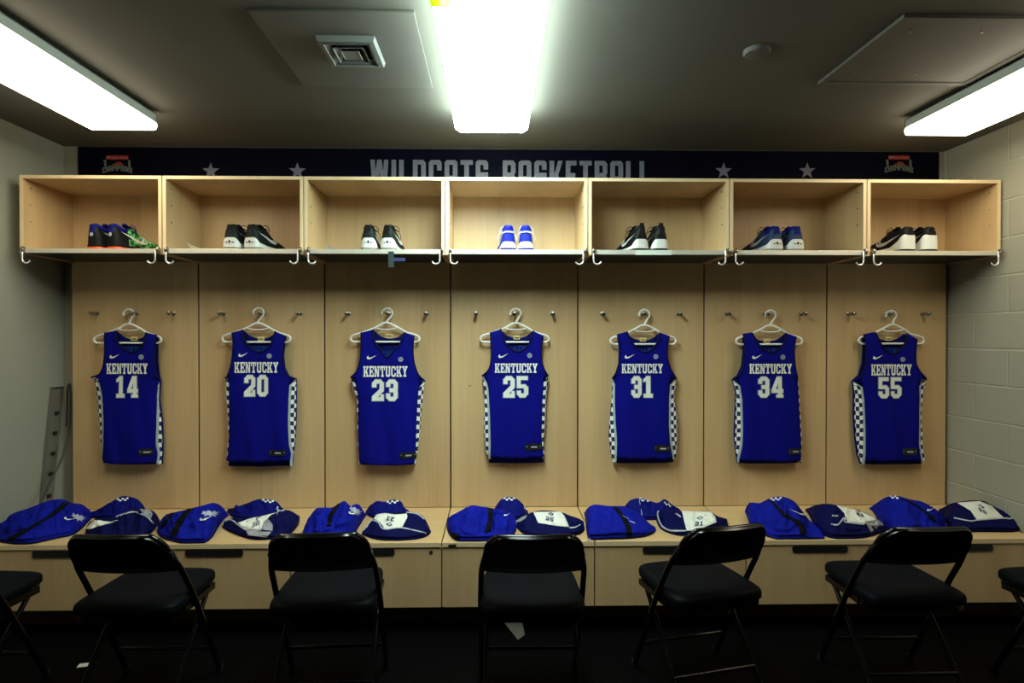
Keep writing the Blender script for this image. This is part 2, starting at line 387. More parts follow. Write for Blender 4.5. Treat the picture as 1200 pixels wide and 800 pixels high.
BAN = {
 'W': NC(.70, [[(0,1),(.17,1),(.25,0),(.08,0)], [(.70,1),(.53,1),(.45,0),(.62,0)], [(.27,1),(.43,1),(.62,0),(.45,0)], [(.27,1),(.43,1),(.25,0),(.08,0)]]),
 'I': NC(.18, [R(0,0,.18,1)]),
 'L': NC(.42, [R(0,0,.18,1), R(.1,0,.42,.15)]),
 'D': NC(.50, [R(0,0,.18,1), [(.1,1),(.40,1),(.50,.90),(.50,.84),(.1,.84)], [(.1,.16),(.50,.16),(.50,.10),(.40,0),(.1,0)], R(.32,.12,.50,.88)]),
 'C': NC(.50, [R(0,.1,.18,.9), CAPT(.5,.08,.16), CAPB(.5,.08,.16), R(.32,.64,.50,.9), R(.32,.1,.50,.34)]),
 'A': NC(.50, [R(0,0,.18,.9), R(.32,0,.50,.9), CAPT(.5,.08,.16), R(.1,.32,.4,.46)]),
 'T': NC(.48, [R(.15,0,.33,.9), R(0,.84,.48,1)]),
 'S': NC(.48, [CAPT(.48,.08,.16), CAPB(.48,.08,.16), R(0,.5,.18,.9), R(.30,.1,.48,.5), R(0,.42,.48,.58), R(.30,.68,.48,.9), R(0,.1,.18,.32)]),
 'B': NC(.50, [R(0,0,.18,1), [(.1,1),(.40,1),(.50,.90),(.50,.84),(.1,.84)], [(.1,.16),(.50,.16),(.50,.10),(.40,0),(.1,0)], R(.32,.12,.50,.44), R(.32,.56,.50,.88), R(.1,.42,.46,.58)]),
 'K': NC(.52, [R(0,0,.18,1), [(.16,.40),(.34,1),(.52,1),(.30,.40)], [(.16,.60),(.30,.60),(.52,0),(.34,0)]]),
 'E': NC(.42, [R(0,0,.18,1), R(.1,0,.42,.16), R(.1,.84,.42,1), R(.1,.42,.37,.57)]),
 'R': NC(.50, [R(0,0,.18,1), [(.1,1),(.40,1),(.50,.90),(.50,.84),(.1,.84)], R(.32,.5,.50,.88), R(.1,.42,.46,.56), [(.2,.45),(.36,.45),(.52,0),(.34,0)]]),
 'M': NC(.70, [R(0,0,.17,1), R(.53,0,.70,1), [(0,1),(.2,1),(.43,.35),(.27,.35)], [(.50,1),(.70,1),(.43,.35),(.27,.35)]]),
 'P': NC(.50, [R(0,0,.18,1), [(.1,1),(.40,1),(.50,.90),(.50,.84),(.1,.84)], R(.32,.45,.50,.88), R(.1,.38,.46,.53)]),
 'O': NC(.50, [R(0,.1,.18,.9), R(.32,.1,.50,.9), CAPT(.5,.08,.16), CAPB(.5,.08,.16)]),
 'N': NC(.52, [R(0,0,.17,1), R(.35,0,.52,1), [(0,1),(.18,1),(.52,0),(.34,0)]]),
 'H': NC(.50, [R(0,0,.18,1), R(.32,0,.50,1), R(.1,.42,.4,.57)]),
 ' ': NC(.34, []),
}
def typeset(text, font, gap=.1):
    x = 0; out = []
    for ch in text:
        w, ps = font[ch]
        out += [[(x+a, b) for a, b in p] for p in ps]
        x += w+gap
    return x-gap, out
def text_in_box(text, font, x0, z0, x1, z1, gap=.1):
    w, ps = typeset(text, font, gap)
    return [[(x0+(x1-x0)*a/w, z0+(z1-z0)*b) for a, b in p] for p in ps]
SWOOSH = [(0,.42),(.06,.12),(.16,0),(.32,.06),(1,.95),(.38,.44),(.22,.42),(.14,.55),(.16,.85)]
SWOOSH = [(.02,.30),(.10,.05),(.24,.0),(.42,.12),(1,1),(.45,.44),(.28,.36),(.20,.46),(.18,.80),(.08,.58)]

# ------------------------------------------------------------------ setting
XL, XR, YB, ZC, YN = -2.59, 2.785, .05, 2.638, -6.2
b = B(); bx(b, (XL-.2, YN-.2, -.1), (XR+.2, YB+.2, 0)); struct('floor', b, M['floor'])
b = B(); bx(b, (XL-.2, YN-.2, ZC), (XR+.2, YB+.2, ZC+.1)); struct('ceiling', b, M['ceil'])
b = B(); bx(b, (XL-.2, YB, 0), (XR+.2, YB+.2, ZC)); struct('wall_back', b, M['plaster'])
b = B(); bx(b, (XL-.2, YN, 0), (XL, YB, ZC)); struct('wall_left', b, M['plaster'])
b = B(); bx(b, (XR, YN, 0), (XR+.2, YB, ZC)); struct('wall_right', b, M['block'])
b = B(); bx(b, (XL, YN-.2, 0), (XR, YN, ZC)); struct('wall_front', b, M['darkwall'])

SEAM = [-2.512, -1.764, -1.016, -.262, .506, 1.275, 2.028, 2.770]
NUM = ['14', '20', '23', '25', '31', '34', '55']
ZS = 1.932      # underside of the cubbies
ZT = 2.348
CD = .377       # cubby depth
BH, BD = .464, .600   # bench height, depth

# ------------------------------------------------------------------ locker bays
PEGPX = [(110,157,200), (259,307,350), (407,455,499), (557.5,603,648), (707,755,797), (854,899,942), (998,1042,1085)]
def peg(bm, x, z):
    lathe(bm, [(.013, 0), (.013, .003), (.008, .005), (.008, .040), (.0115, .043), (.0125, .052), (.0115, .060), (.006, .063)], 16, 'Y', (x, 0, z))
PEGX = []
for i in range(7):
    x0, x1 = SEAM[i]+.0042, SEAM[i+1]-.0042
    rt = root('locker_panel', ((x0+x1)/2, .02, BH), f'maple veneered back panel with three metal pegs behind the number {NUM[i]} jersey', 'locker panel', 'back panels of the lockers')
    b = B(); bx(b, (x0, 0, BH+.002), (x1, .045, ZT-.003), .0012); link('board', b, M['maple'], rt)
    xs = []
    for px in PEGPX[i]:
        X, Z = at(px, 367, -.03)
        xs.append((X, Z)); b = B(); peg(b, X, 1.632)
        link('coat_peg', b, M['peg'], rt, 40)
    PEGX.append(xs)
    if i == 3:
        for px, py, a, r_ in ((550.5, 452, .004, .011), (553, 494, .003, .004), (556, 492, .002, .003), (641, 500, .002, .006)):
            X, Z = at(px, py, 0); b = B(); prism(b, [(X-r_, Z-a*1.5), (X-r_*.2, Z-a), (X+r_, Z+a*1.4), (X+r_*.2, Z+a)], lambda x, z, t: Vector((x, -.0002-t, z)), .0004); link('scuff_mark', b, M['gap'], rt)
    # panel joint (dark strip behind the gap)
    if i < 6:
        b = B(); bx(b, (SEAM[i+1]-.0035, .008, BH+.002), (SEAM[i+1]+.0035, .0495, ZS)); link('joint_strip', b, M['gap'], rt)

SHOE_NOTE = ['blue collared black shoes', 'dark shoes with swoosh outlines', 'dark green shoes with white heels', 'bright blue shoes with white bands', 'black shoes with tall heel tabs', 'slate blue shoes', 'black shoes with plain white heels']
def cubby(i):
    x0, x1 = SEAM[i]+.0024, SEAM[i+1]-.0024
    t = .0175; y0, y1 = -CD, -.001
    rt = root('storage_cubby', ((x0+x1)/2, -CD/2, ZS), f'open maple cubby over the number {NUM[i]} locker holding {SHOE_NOTE[i]}', 'cubby', 'row of open cubbies')
    for a in (x0, x1-t):
        b = B(); bx(b, (a, y0+.002, ZS), (a+t, y1, ZT), .0006); o = link('side_panel', b, M['maple'], rt)
        b = B(); bx(b, (a, y0, ZS), (a+t, y0+.002, ZT)); link('edge_band', b, M['maple_edge'], o)
    b = B(); bx(b, (x0+t, y0+.002, ZT-t), (x1-t, y1, ZT), .0006); o = link('top_panel', b, M['maple'], rt)
    b = B(); bx(b, (x0+t, y0, ZT-t), (x1-t, y0+.002, ZT)); link('edge_band', b, M['maple_edge'], o)
    b = B(); bx(b, (x0+t, -.008, ZS+.02), (x1-t, -.002, ZT-t)); link('back_board', b, M['maple'], rt)
    # steel shelf pan: flat tray with a front lip and upturned hook rods
    b = B()
    bx(b, (x0+t+.004, y0+.002, ZS+.024), (x1-t-.004, y1-.008, ZS+.028))
    bx(b, (x0+t+.004, y0-.006, ZS+.004), (x1-t-.004, y0+.002, ZS+.028), .001)
    bx(b, (x0+t+.004, y1-.012, ZS+.008), (x1-t-.004, y1-.008, ZS+.024))
    sh = link('shelf', b, M['steel'], rt)
    b = B(); bx(b, (x0+t+.006, y0+.003, ZS+.005), (x1-t-.006, y1-.014, ZS+.0235))
    link('dark_underside', b, M['steel_dark'], sh)  # block covering the whole shelf underside, its darkness put into the colour
    for sgn, xa in ((1, x0+t+.004), (-1, x1-t-.004)):
        b = B(); X = xa+sgn*.004; zz = ZS+.012
        pts = [(X, y0-.012, zz+.012), (X, y0-.016, zz-.01), (X, y0-.016, zz-.042)]
        for k in range(1, 9):
            a = PI*k/9*1.0
            pts.append((X+sgn*.021*(1-math.cos(a)), y0-.016, zz-.042-.021*math.sin(a)))
        tube(b, smoothpath(pts, 3), .0043, 8)
        hk = link('coat_hook', b, M['chrome'], sh, 50)
        b = B(); lathe(b, [(.006, 0), (.014, .001), (.0155, .004), (.0155, .011), (.013, .014), (.004, .0145)], 18, 'X', (X-sgn*.006 if sgn < 0 else X-.006, y0-.012, zz+.010))
        link('hook_boss', b, M['peg'], sh, 40)
    # shelf support pins on the side panels
    b = B()
    for a, sg in ((x0+t, 1), (x1-t, -1)):
        for zz in (.13, .23, .33):
            lathe(b, [(.0045, 0), (.0045, .004*sg), (.002, .006*sg)], 10, 'X', (a, y0+.05, ZS+.06+zz*.9))
    link('shelf_pins', b, M['peg'], rt)
for i in range(7): cubby(i)

# benches
for i in range(7):
    x0, x1 = SEAM[i]+.001, SEAM[i+1]-.001
    cx = (x0+x1)/2
    nb = ['in the left corner', 'second from the left wall', 'third from the left wall', 'in the middle of the row', 'fifth from the left wall', 'second from the block wall', 'beside the block wall'][i]
    rt = root('bench_unit', (cx, -BD/2, 0), f'maple bench locker box below the number {NUM[i]} jersey, {nb}', 'bench', 'bench boxes along the wall')
    e = .002
    b = B(); bx(b, (x0+e, -BD+.001, BH-.024), (x1-e, -.001, BH), .001); o = link('seat_lid', b, M['maple_lid'], rt)
    b = B(); bx(b, (x0+e, -BD-.001, BH-.0235), (x1-e, -BD+.001, BH-.0005)); link('edge_band', b, M['maple_edge'], o)
    b = B(); bx(b, (x0+e, -BD+.004, .137), (x1-e, -BD+.022, BH-.029), .001); f = link('front_panel', b, M['maple'], rt)
    b = B()
    hw, hh = .142, .0165; zc = BH-.030-hh
    ring = []
    for k in range(24):
        a = 2*PI*k/24; sx = 1 if math.cos(a) > 0 else -1
        ring.append((sx*(hw-.012)+.012*math.cos(a), (hh-.012)*(1 if math.sin(a) > 0 else -1)+.012*math.sin(a)))
    prism(b, ring, lambda x, y, t: Vector((cx+x, -BD+.0035-t, zc+y)), .004)
    link('finger_slot', b, M['blackp'], f)
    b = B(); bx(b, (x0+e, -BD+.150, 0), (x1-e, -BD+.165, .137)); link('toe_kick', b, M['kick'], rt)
    b = B(); bx(b, (x0+e+.02, -BD+.03, .137), (x1-e-.02, -.005, .150)); bx(b, (x0+e, -BD+.022, .137), (x0+e+.018, -.005, BH-.026)); bx(b, (x1-e-.018, -BD+.022, .137), (x1-e, -.005, BH-.026))
    link('carcass', b, M['maple'], rt)
    if i == 3:
        X, Z = at(530, 639, -BD); b = B(); bx(b, (X-.020, -BD-.003, Z-.006), (X+.020, -BD-.001, Z+.006), .001); link('lock_plate', b, M['blackp'], o)
    if i == 2:
        X, Z = at(505, 646, -BD); b = B(); lathe(b, [(.009, 0), (.009, .002), (.004, .003)], 14, 'Y', (X, -BD+.004, Z-.006)); link('keyhole', b, M['peg'], f)

# ------------------------------------------------------------------ banner
b = B(); bx(b, (-2.50, YB-.008, 2.10), (2.75, YB-.001, ZC-.004)); bn = root('wall_banner', (0, YB-.004, 2.10), 'long navy banner with grey WILDCATS BASKETBALL lettering above the cubbies', 'banner')
link('banner_sheet', b, M['navy'], bn)
YP = YB-.0085
def flat(bm, ps, y=YP, th=.0008):
    for k, p in enumerate(ps): prism(bm, p, lambda x, z, t: Vector((x, y-t, z)), th+(k % 9)*.00012)
b = B(); xa, zt = at(434, 187, YP); xb, _ = at(762, 190, YP)
wall_ = text_in_box('WILDCATS BASKETBALL', BAN, xa, zt-.175, xb, zt, .115); nw = len(typeset('WILDCATS', BAN)[1])
flat(b, wall_[:nw]); link('lettering', b, M['lilac'], bn); b = B(); flat(b, wall_[nw:]); link('lettering', b, M['lilac'], bn)
for px in (247, 348.5, 848, 946):
    X, Z = at(px, 190, YP); r = .054; Z -= r
    st = []
    for k in range(10):
        a = PI/2+k*PI/5; q = r if k % 2 == 0 else r*.40
        st.append((X+q*math.cos(a), Z+q*math.sin(a)))
    b = B(); flat(b, [[st[k] for k in range(10)]]); link('star', b, M['lilac_star'], bn)
def builtin_text(s, size):
    c = bpy.data.curves.new('t', 'FONT'); c.body = s; c.size = size; c.align_x = 'CENTER'; c.resolution_u = 3; c.extrude = .0004
    o = bpy.data.objects.new('t', c); COL.objects.link(o); dg = bpy.context.evaluated_depsgraph_get()
    me = bpy.data.meshes.new_from_object(o.evaluated_get(dg)); bpy.data.objects.remove(o)
    b = B(); b.from_mesh(me); return b
for px0 in (137.5, 1053.5):
    X, Z = at(px0, 182, YP); Z2 = at(px0, 187, YP)[1]
    s = 191.5
    b = B(); flat(b, [[(X-.065, Z-.026), (X+.065, Z-.026), (X+.065, Z), (X-.065, Z)]]); badge = link('badge_bar', b, M['red_print'], bn)
    b = builtin_text('State Farm', .0245)
    bmesh.ops.transform(b, matrix=Matrix.Translation((X+.012, YP-.0014, Z-.0215)) @ Matrix.Rotation(PI/2, 4, 'X'), verts=b.verts); link('badge_name', b, M['pink_print'], badge)
    b = B()
    for k in range(3):
        cx_ = X-.054+.007*(k-1); flat(b, [[(cx_-.004, Z-.018), (cx_+.004, Z-.018), (cx_+.004, Z-.011), (cx_, Z-.006), (cx_-.004, Z-.011)]], YP-.001)
    link('badge_emblem', b, M['pink_print'], badge)
    b = B(); flat(b, [[(X-.034, Z-.062), (X-.020, Z-.048), (X-.012, Z-.049), (X-.004, Z-.036), (X+.006, Z-.042), (X+.018, Z-.038), (X+.030, Z-.050), (X+.040, Z-.062), (X+.02, Z-.058), (X, Z-.062), (X-.016, Z-.057)]]); link('badge_mountain', b, M['orange_print'], bn)
    b = B(); flat(b, [[(X-.082, Z-.024), (X-.066, Z-.030), (X-.064, Z-.07), (X-.076, Z-.066)], [(X+.076, Z-.024), (X+.064, Z-.030), (X+.066, Z-.07), (X+.080, Z-.066)]])
    w, ps = typeset('CHAMPIONS', BAN, .1)
    arc = lambda p: [(X-.088+.176*a/w, Z-.108+.034*bb+.016*math.sin(PI*a/w)) for a, bb in p]
    flat(b, [arc(p) for p in ps])
    link('badge_wordmark', b, M['grey_print'], bn); b = B()
    w, ps = typeset('CLASSIC', {**BAN}, .1)
    flat(b, [[(X-.07+.14*a/w, Z-.185+.026*bb) for a, bb in p] for p in ps])
    link('badge_wordmark', b, M['grey_print'], bn)

# ------------------------------------------------------------------ ceiling things
def fixture(xc, yf, tone, label, sh=.0, lt=.052):
    L, w = 1.32, .335; x0, x1 = xc-w/2, xc+w/2; y0, y1 = yf-L, yf
    rt = root('ceiling_light', (xc, yf-L/2, ZC-.10), label, 'ceiling light', 'fluorescent ceiling lights')
    b = B()
    bx(b, (x0+.05, y0, ZC-.022), (x1-.05, y1, ZC-.0005))
    bx(b, (x0-.003, y0, ZC-.062), (x0+.006, y1, ZC-.018), .001); bx(b, (x1-.006, y0, ZC-.062), (x1+.003, y1, ZC-.018), .001)
    bx(b, (x0-.003, y0, ZC-.024), (x1+.003, y1, ZC-.018), .001)
    bx(b, (x0-.003, y1-.006, ZC-.062), (x1+.003, y1, ZC-.018), .001); bx(b, (x0-.003, y0, ZC-.062), (x1+.003, y0+.006, ZC-.018), .001)
    link('housing', b, M['fixture'], rt)
    prof = [(x0+.004, ZC-lt), (x0-sh, ZC-lt-.008), (x0-sh, ZC-.080), (x0+.003, ZC-.094), (x0+.012, ZC-.098), (x1-.012, ZC-.098), (x1-.003, ZC-.094), (x1+sh, ZC-.080), (x1+sh, ZC-lt-.008), (x1-.004, ZC-lt)]
    b = B(); loft(b, [[(x, y, z) for x, z in prof] for y in (y0-.002, y1+.002)]); link('lens', b, tone, rt, 40)
    return rt
YF = -.515
fx = fixture(-.013, YF, M['lens_mid'], 'lit fluorescent fixture in the middle of the ceiling', .018, .046)
fixture(-1.88, YF, M['lens_side'], 'lit fluorescent fixture near the smooth left wall', .002, .060)
fr = fixture(2.305, YF, M['lens_side'], 'lit fluorescent fixture near the painted block wall', .002, .060)
b = B(); lathe(b, [(.004, 0), (.008, .002), (.009, .010), (.006, .016), (.002, .018)], 12, 'Z', (2.305+.178, -1.02, ZC-.10)); link('lens_latch', b, M['chrome'], fr)
b = B(); bx(b, (-.013-.182, YF-1.19, ZC-.101), (-.013-.125, YF-1.135, ZC-.0975)); bx(b, (-.013-.187, YF-1.19, ZC-.101), (-.013-.1815, YF-1.135, ZC-.05))
single('tape_strip', b, M['tape_yellow'], 'yellow green tape on the near corner of the middle light', 'tape', (-.16, YF-1.16, ZC-.101))

def access(x0, x1, y0, y1, label, frame=True):
    rt = root('access_panel', ((x0+x1)/2, (y0+y1)/2, ZC-.012), label, 'ceiling panel', 'raised ceiling panels')
    b = B(); bx(b, (x0, y0, ZC-.010), (x1, y1, ZC-.0005), .003); link('panel_board', b, M['ceilpanel'], rt)
    if frame:
        b = B(); f = .028
        for q in (((x0, y0), (x1, y0+f)), ((x0, y1-f), (x1, y1)), ((x0, y0+f), (x0+f, y1-f)), ((x1-f, y0+f), (x1, y1-f))):
            bx(b, (*q[0], ZC-.014), (*q[1], ZC-.0102), .0015)
        link('panel_frame', b, M['ceilpanel'], rt)
        for sx in (.1, .5):
            for sy in (.18, .8):
                b = B(); lathe(b, [(.006, 0), (.006, -.002), (.002, -.0025)], 10, 'Z', (x0+(x1-x0)*sx+.03, y0+(y1-y0)*sy, ZC-.010)); link('screw', b, M['peg'], rt)
access(-.864, -.28, -1.45, -.83, 'raised ceiling panel carrying the square air vent', False)
XA = atz(958, 99, ZC-.012)
access(XA[0], 2.125, -1.46, XA[1], 'screwed ceiling panel beside the right light', True)
# vent
vc = [atz(p, q, ZC-.02) for p, q in ((370, 43), (437, 43), (450, 78), (391, 78))]
vx = sum(p[0] for p in vc)/4; vy = sum(p[1] for p in vc)/4; hw = .112
vr = root('ceiling_vent', (vx, vy, ZC-.03), 'small square louvred air vent in the left ceiling panel', 'air vent')
def frus(bm, h0, z0, h1, z1, th=.003):
    o = []
    for h, z in ((h0, z0), (h1, z1), (h1-th, z1), (h0-th, z0)):
        o.append([(vx-h, vy-h, z), (vx+h, vy-h, z), (vx+h, vy+h, z), (vx-h, vy+h, z)])
    R4 = [[bm.verts.new(p) for p in r] for r in o]
    for i in range(4):
        for j in range(4):
            k = (j+1) % 4; n = (i+1) % 4
            bm.faces.new((R4[i][j], R4[i][k], R4[n][k], R4[n][j]))
z = ZC-.0105
b = B(); frus(b, hw, z, hw-.006, z-.020, .016); link('vent_frame', b, M['vent'], vr)
b = B(); bx(b, (vx-hw+.018, vy-hw+.018, z-.002), (vx+hw-.018, vy+hw-.018, z-.0002)); link('duct_opening', b, M['gap'], vr)
for h0, h1 in ((.072, .090), (.042, .062)):
    b = B(); frus(b, h0, z-.004, h1, z-.024); link('louvre', b, M['vent'], vr)
b = B(); loft(b, [[(vx-h, vy-h, zz), (vx+h, vy-h, zz), (vx+h, vy+h, zz), (vx-h, vy+h, zz)] for h, zz in ((.036, z-.022), (.034, z-.024), (.004, z-.008))]); link('centre_cone', b, M['vent'], vr)
X, Y = atz(887, 62, ZC-.012)
b = B(); lathe(b, [(.052, 0), (.052, -.010), (.046, -.018), (.02, -.020), (.004, -.0205)], 32, 'Z', (X, Y, ZC-.0005)); single('smoke_detector', b, M['ceilpanel'], 'small round cover disc on the bare ceiling right of centre', 'ceiling disc', (X, Y, ZC), smooth=40)

# ------------------------------------------------------------------ jerseys and hangers
J = [
 dict(o=90, oL=(120,150), iL=(165,142), iR=(305,150), oR=(352,160), aL=[(124,220),(118,290),(100,335),(64,350)], aR=[(349,220),(349,280),(356,340),(364,368)],
   nk=[(180,188),(205,222),(240,238),(275,230),(298,200)], bL=[(64,350),(93,358),(110,430),(118,560),(115,650),(105,705),(112,735)], sL=[(64,350),(80,440),(90,560),(100,660),(105,705),(118,740)],
   bR=[(364,368),(352,430),(352,560),(350,650),(358,690),(352,730)], sR=[(364,368),(358,450),(370,540),(375,640),(372,738)], t=(133,288,316,335), n=(178,345,272,440), sw=(145,246,193,266), sec=(288,260), tg=(282,668,340,697), nt=(244,178), hg=(77,377,197)),
 dict(o=240, oL=(120,150), iL=(162,138), iR=(312,145), oR=(358,165), aL=[(126,200),(122,260),(112,310),(98,345),(84,352)], aR=[(350,210),(346,260),(352,310),(370,345),(404,358)],
   nk=[(175,180),(200,215),(240,238),(275,226),(298,195)], bL=[(84,352),(103,362),(104,450),(103,520),(102,620),(98,690),(90,724)], sL=[(84,352),(88,450),(97,515),(100,620),(94,690),(88,724)],
   bR=[(404,358),(376,362),(372,450),(370,560),(374,650),(382,690),(378,722)], sR=[(404,358),(405,450),(403,560),(398,650),(392,690),(388,748)], t=(133,282,328,330), n=(178,340,282,435), sw=(149,238,195,259), sec=(288,255), tg=(288,672,363,700), nt=(243,178), hg=(79,382,193)),
 dict(o=390, oL=(125,150), iL=(178,138), iR=(322,150), oR=(362,165), aL=[(127,200),(122,270),(105,325),(78,352)], aR=[(358,220),(362,280),(380,335),(410,368)],
   nk=[(187,190),(210,225),(240,262),(275,230),(303,195)], bL=[(78,352),(95,360),(110,430),(110,520),(110,620),(115,735)], sL=[(78,352),(85,400),(105,450),(107,520),(108,620),(113,735)],
   bR=[(410,368),(385,374),(378,450),(372,560),(370,650),(368,700),(362,738)], sR=[(410,368),(402,430),(392,530),(388,620),(378,680),(366,742)], t=(137,300,333,348), n=(176,360,290,455), sw=(150,250,197,270), sec=(303,270), tg=(300,683,372,711), nt=(248,165), hg=(80,386,192)),
 dict(o=540, oL=(132,150), iL=(178,135), iR=(325,143), oR=(368,165), aL=[(135,200),(137,260),(125,315),(94,345)], aR=[(360,220),(362,280),(375,320),(393,345)],
   nk=[(190,180),(215,215),(245,235),(275,230),(305,200)], bL=[(94,345),(110,350),(123,400),(130,520),(133,640),(132,708)], sL=[(94,345),(105,420),(103,520),(103,620),(110,680),(123,716)],
   bR=[(393,345),(372,352),(366,450),(362,560),(362,640),(372,705)], sR=[(393,345),(384,440),(380,540),(370,640),(377,716)], t=(152,288,342,330), n=(190,345,300,440), sw=(166,243,213,264), sec=(307,253), tg=(288,645,362,675), nt=(250,173), hg=(87,392,193)),
 dict(o=690, oL=(128,158), iL=(172,146), iR=(322,150), oR=(360,165), aL=[(136,220),(134,290),(122,330),(107,356)], aR=[(352,210),(354,270),(370,320),(396,358)],
   nk=[(190,188),(215,221),(245,238),(280,228),(305,198)], bL=[(107,356),(120,362),(118,450),(120,540),(127,640),(125,712)], sL=[(107,356),(106,440),(95,540),(92,620),(100,690),(108,730)],
   bR=[(396,358),(366,362),(360,450),(358,560),(362,640),(376,710)], sR=[(396,358),(385,430),(398,520),(400,620),(398,690),(390,716)], t=(147,290,330,332), n=(190,345,284,440), sw=(158,246,206,267), sec=(299,258), tg=(292,650,362,682), nt=(247,182), hg=(96,388,202)),
 dict(o=840, oL=(122,155), iL=(160,150), iR=(315,152), oR=(355,168), aL=[(125,220),(118,300),(100,340),(76,362)], aR=[(347,220),(349,280),(356,330),(368,365)],
   nk=[(180,190),(205,225),(240,238),(270,230),(298,200)], bL=[(76,362),(105,372),(116,450),(117,560),(115,650),(104,718)], sL=[(76,362),(92,420),(88,520),(85,620),(92,690),(97,732)],
   bR=[(368,365),(372,450),(378,560),(382,650),(383,722)], sR=[(368,365),(377,450),(382,560),(386,650),(385,735)], t=(146,290,335,334), n=(184,347,296,440), sw=(156,247,202,268), sec=(295,260), tg=(318,667,381,695), nt=(233,188), hg=(85,380,203)),
 dict(o=980, oL=(128,158), iL=(178,148), iR=(322,155), oR=(362,178), aL=[(134,220),(130,290),(115,340),(82,368)], aR=[(356,240),(358,290),(380,330),(412,362)],
   nk=[(195,195),(220,230),(250,245),(280,232),(305,205)], bL=[(82,368),(118,374),(128,450),(130,560),(130,650),(130,722)], sL=[(82,368),(90,430),(88,520),(95,620),(105,700),(120,740)],
   bR=[(412,362),(374,368),(375,450),(372,560),(370,650),(380,716)], sR=[(412,362),(400,430),(389,500),(395,600),(400,660),(408,722)], t=(155,292,334,342), n=(188,350,290,443), sw=(162,250,208,270), sec=(297,270), tg=(292,665,358,697), nt=(248,178), hg=(100,390,200)),
]
YC = -.040     # plane of hangers
K = 3.807
def make_jersey(i):
    j = J[i]; O = j['o']
    def W(p): x, z = at(O+p[0]/K, 350+p[1]/K, -.062); return (x, z)
    def WL(l): return [W(p) for p in l]
    oL, iL, iR, oR = W(j['oL']), W(j['iL']), W(j['iR']), W(j['oR'])
    aL, aR, nk = WL(j['aL']), WL(j['aR']), WL(j['nk']); bL, sL, bR, sR = WL(j['bL']), WL(j['sL']), WL(j['bR']), WL(j['sR'])
    ztop = max(oL[1], iL[1], iR[1], oR[1]); za = min(aL[-1][1], aR[-1][1])
    tabL = sorted([(z, x) for x, z in sL]); tabR = sorted([(z, x) for x, z in sR])
    sh = i*1.7
    def bulge(x, z):
        ex = 1.0
        if z < za+.02:
            d = min(x-interp(tabL, z), interp(tabR, z)-x)
            ex = max(.05, min(1, d/.07))**.5
        ez = max(.12, min(1, (ztop+.004-z)/.045))**.5
        low = max(0, min(1, (za-z)/.35))
        fold = math.sin(x*34+sh+z*5)*.0035*(.3+low) + math.sin(x*71+z*13+sh*2)*.0012
        fold += .004*noise.noise(Vector((x*9+sh, z*5, 3)))
        return (.020+.006*low)*ex*ez + fold*ex*ez
    def yf(x, z): return YC-bulge(x, z)
    def fr(off=0): return lambda x, z: Vector((x, yf(x, z)-off, z))
    cx = (W((240, 0))[0]); zb = W((0, 735))[1]
    rt = root('basketball_jersey', (cx, YC, zb), f'royal blue sleeveless basketball jersey lettered KENTUCKY with number {NUM[i]}', 'jersey', 'jerseys hanging in the lockers')
    sm = lambda l: [(v.x, v.y) for v in smoothpath([(p[0], p[1], 0) for p in l], 5)]
    neck = sm([iL]+nk+[iR]); armL = sm([oL]+aL); armR = sm([oR]+aR)
    hemL, hemR = bL[-1], bR[-1]
    n = 9; hem = [(hemL[0]+(hemR[0]-hemL[0])*k/n, hemL[1]+(hemR[1]-hemL[1])*k/n-.006*math.sin(PI*k/n)+.002*math.sin(k*2.3+sh)) for k in range(n+1)]
    poly = armL + sm(bL)[1:-1] + hem + list(reversed(sm(bR)))[1:-1] + list(reversed(armR)) + list(reversed(neck))
    # remove doubles
    pp = []
    for p in poly:
        if not pp or (abs(p[0]-pp[-1][0])+abs(p[1]-pp[-1][1])) > 1e-4: pp.append(p)
    if abs(pp[0][0]-pp[-1][0])+abs(pp[0][1]-pp[-1][1]) < 1e-4: pp.pop()
    b = B(); drape(b, pp, fr(), .012)
    front = link('front_panel', b, M['royal'], rt, 80)
    so = front.modifiers.new('cloth', 'SOLIDIFY'); so.thickness = .0012; so.offset = -1
    # checked side panels, each a ribbon wrapping to the back
    for bb, ss, sg in ((bL, tabL, -1), (bR, tabR, 1)):
        narrow = (i, sg) in ((1, -1), (2, -1), (2, 1), (3, 1), (5, 1))
        tb = sorted([(z, x) for x, z in bb[1:]]); z1 = bb[0][1]; z0 = min(ss[0][0], tb[0][0])
        b = B(); uvl = b.loops.layers.uv.new('UVMap'); rows = []; N = 44
        for r in range(N+1):
            z = z1+(z0-z1)*r/N
            xb = interp(tb, z); xs = interp(ss, z)
            if r < 3: xb = xs+(xb-xs)*(r/3)
            wdt = max(abs(xs-xb), .002); wrap = .035
            row = []
            for c in range(9):
                u = c/8*(wdt+wrap)
                jit = .0018*math.sin(z*60+c)
                if u <= wdt: x = xb+sg*u; y = yf(x, z)+.0004+jit*.3
                else:
                    x = xs-sg*(u-wdt)*.5+sg*jit; y = max(yf(xs, z), YC-.012)+(u-wdt)*.55
                    y = min(y, YC+.016)
                row.append((b.verts.new((x, y, z+.002*math.sin(c*1.3+z*20))), u+(.0127 if narrow else 0), z))
            rows.append(row)
        for r in range(N):
            for c in range(8):
                q = [rows[r][c], rows[r][c+1], rows[r+1][c+1], rows[r+1][c]]
                f = b.faces.new([k[0] for k in q])
                for lp, k in zip(f.loops, q): lp[uvl].uv = (k[1], k[2])
        link('side_panel', b, M['side'], rt, 80)
    # back panel
    zsh = za-.01
    nb_ = [(iL[0]+.010, ztop-.012), (iL[0]+.045, ztop-.040), ((iL[0]+iR[0])/2, ztop-.052), (iR[0]-.045, ztop-.042), (iR[0]-.010, ztop-.014)]
    bh = min(min(p[1] for p in (sL[-1], sR[-1])), zb)-.004
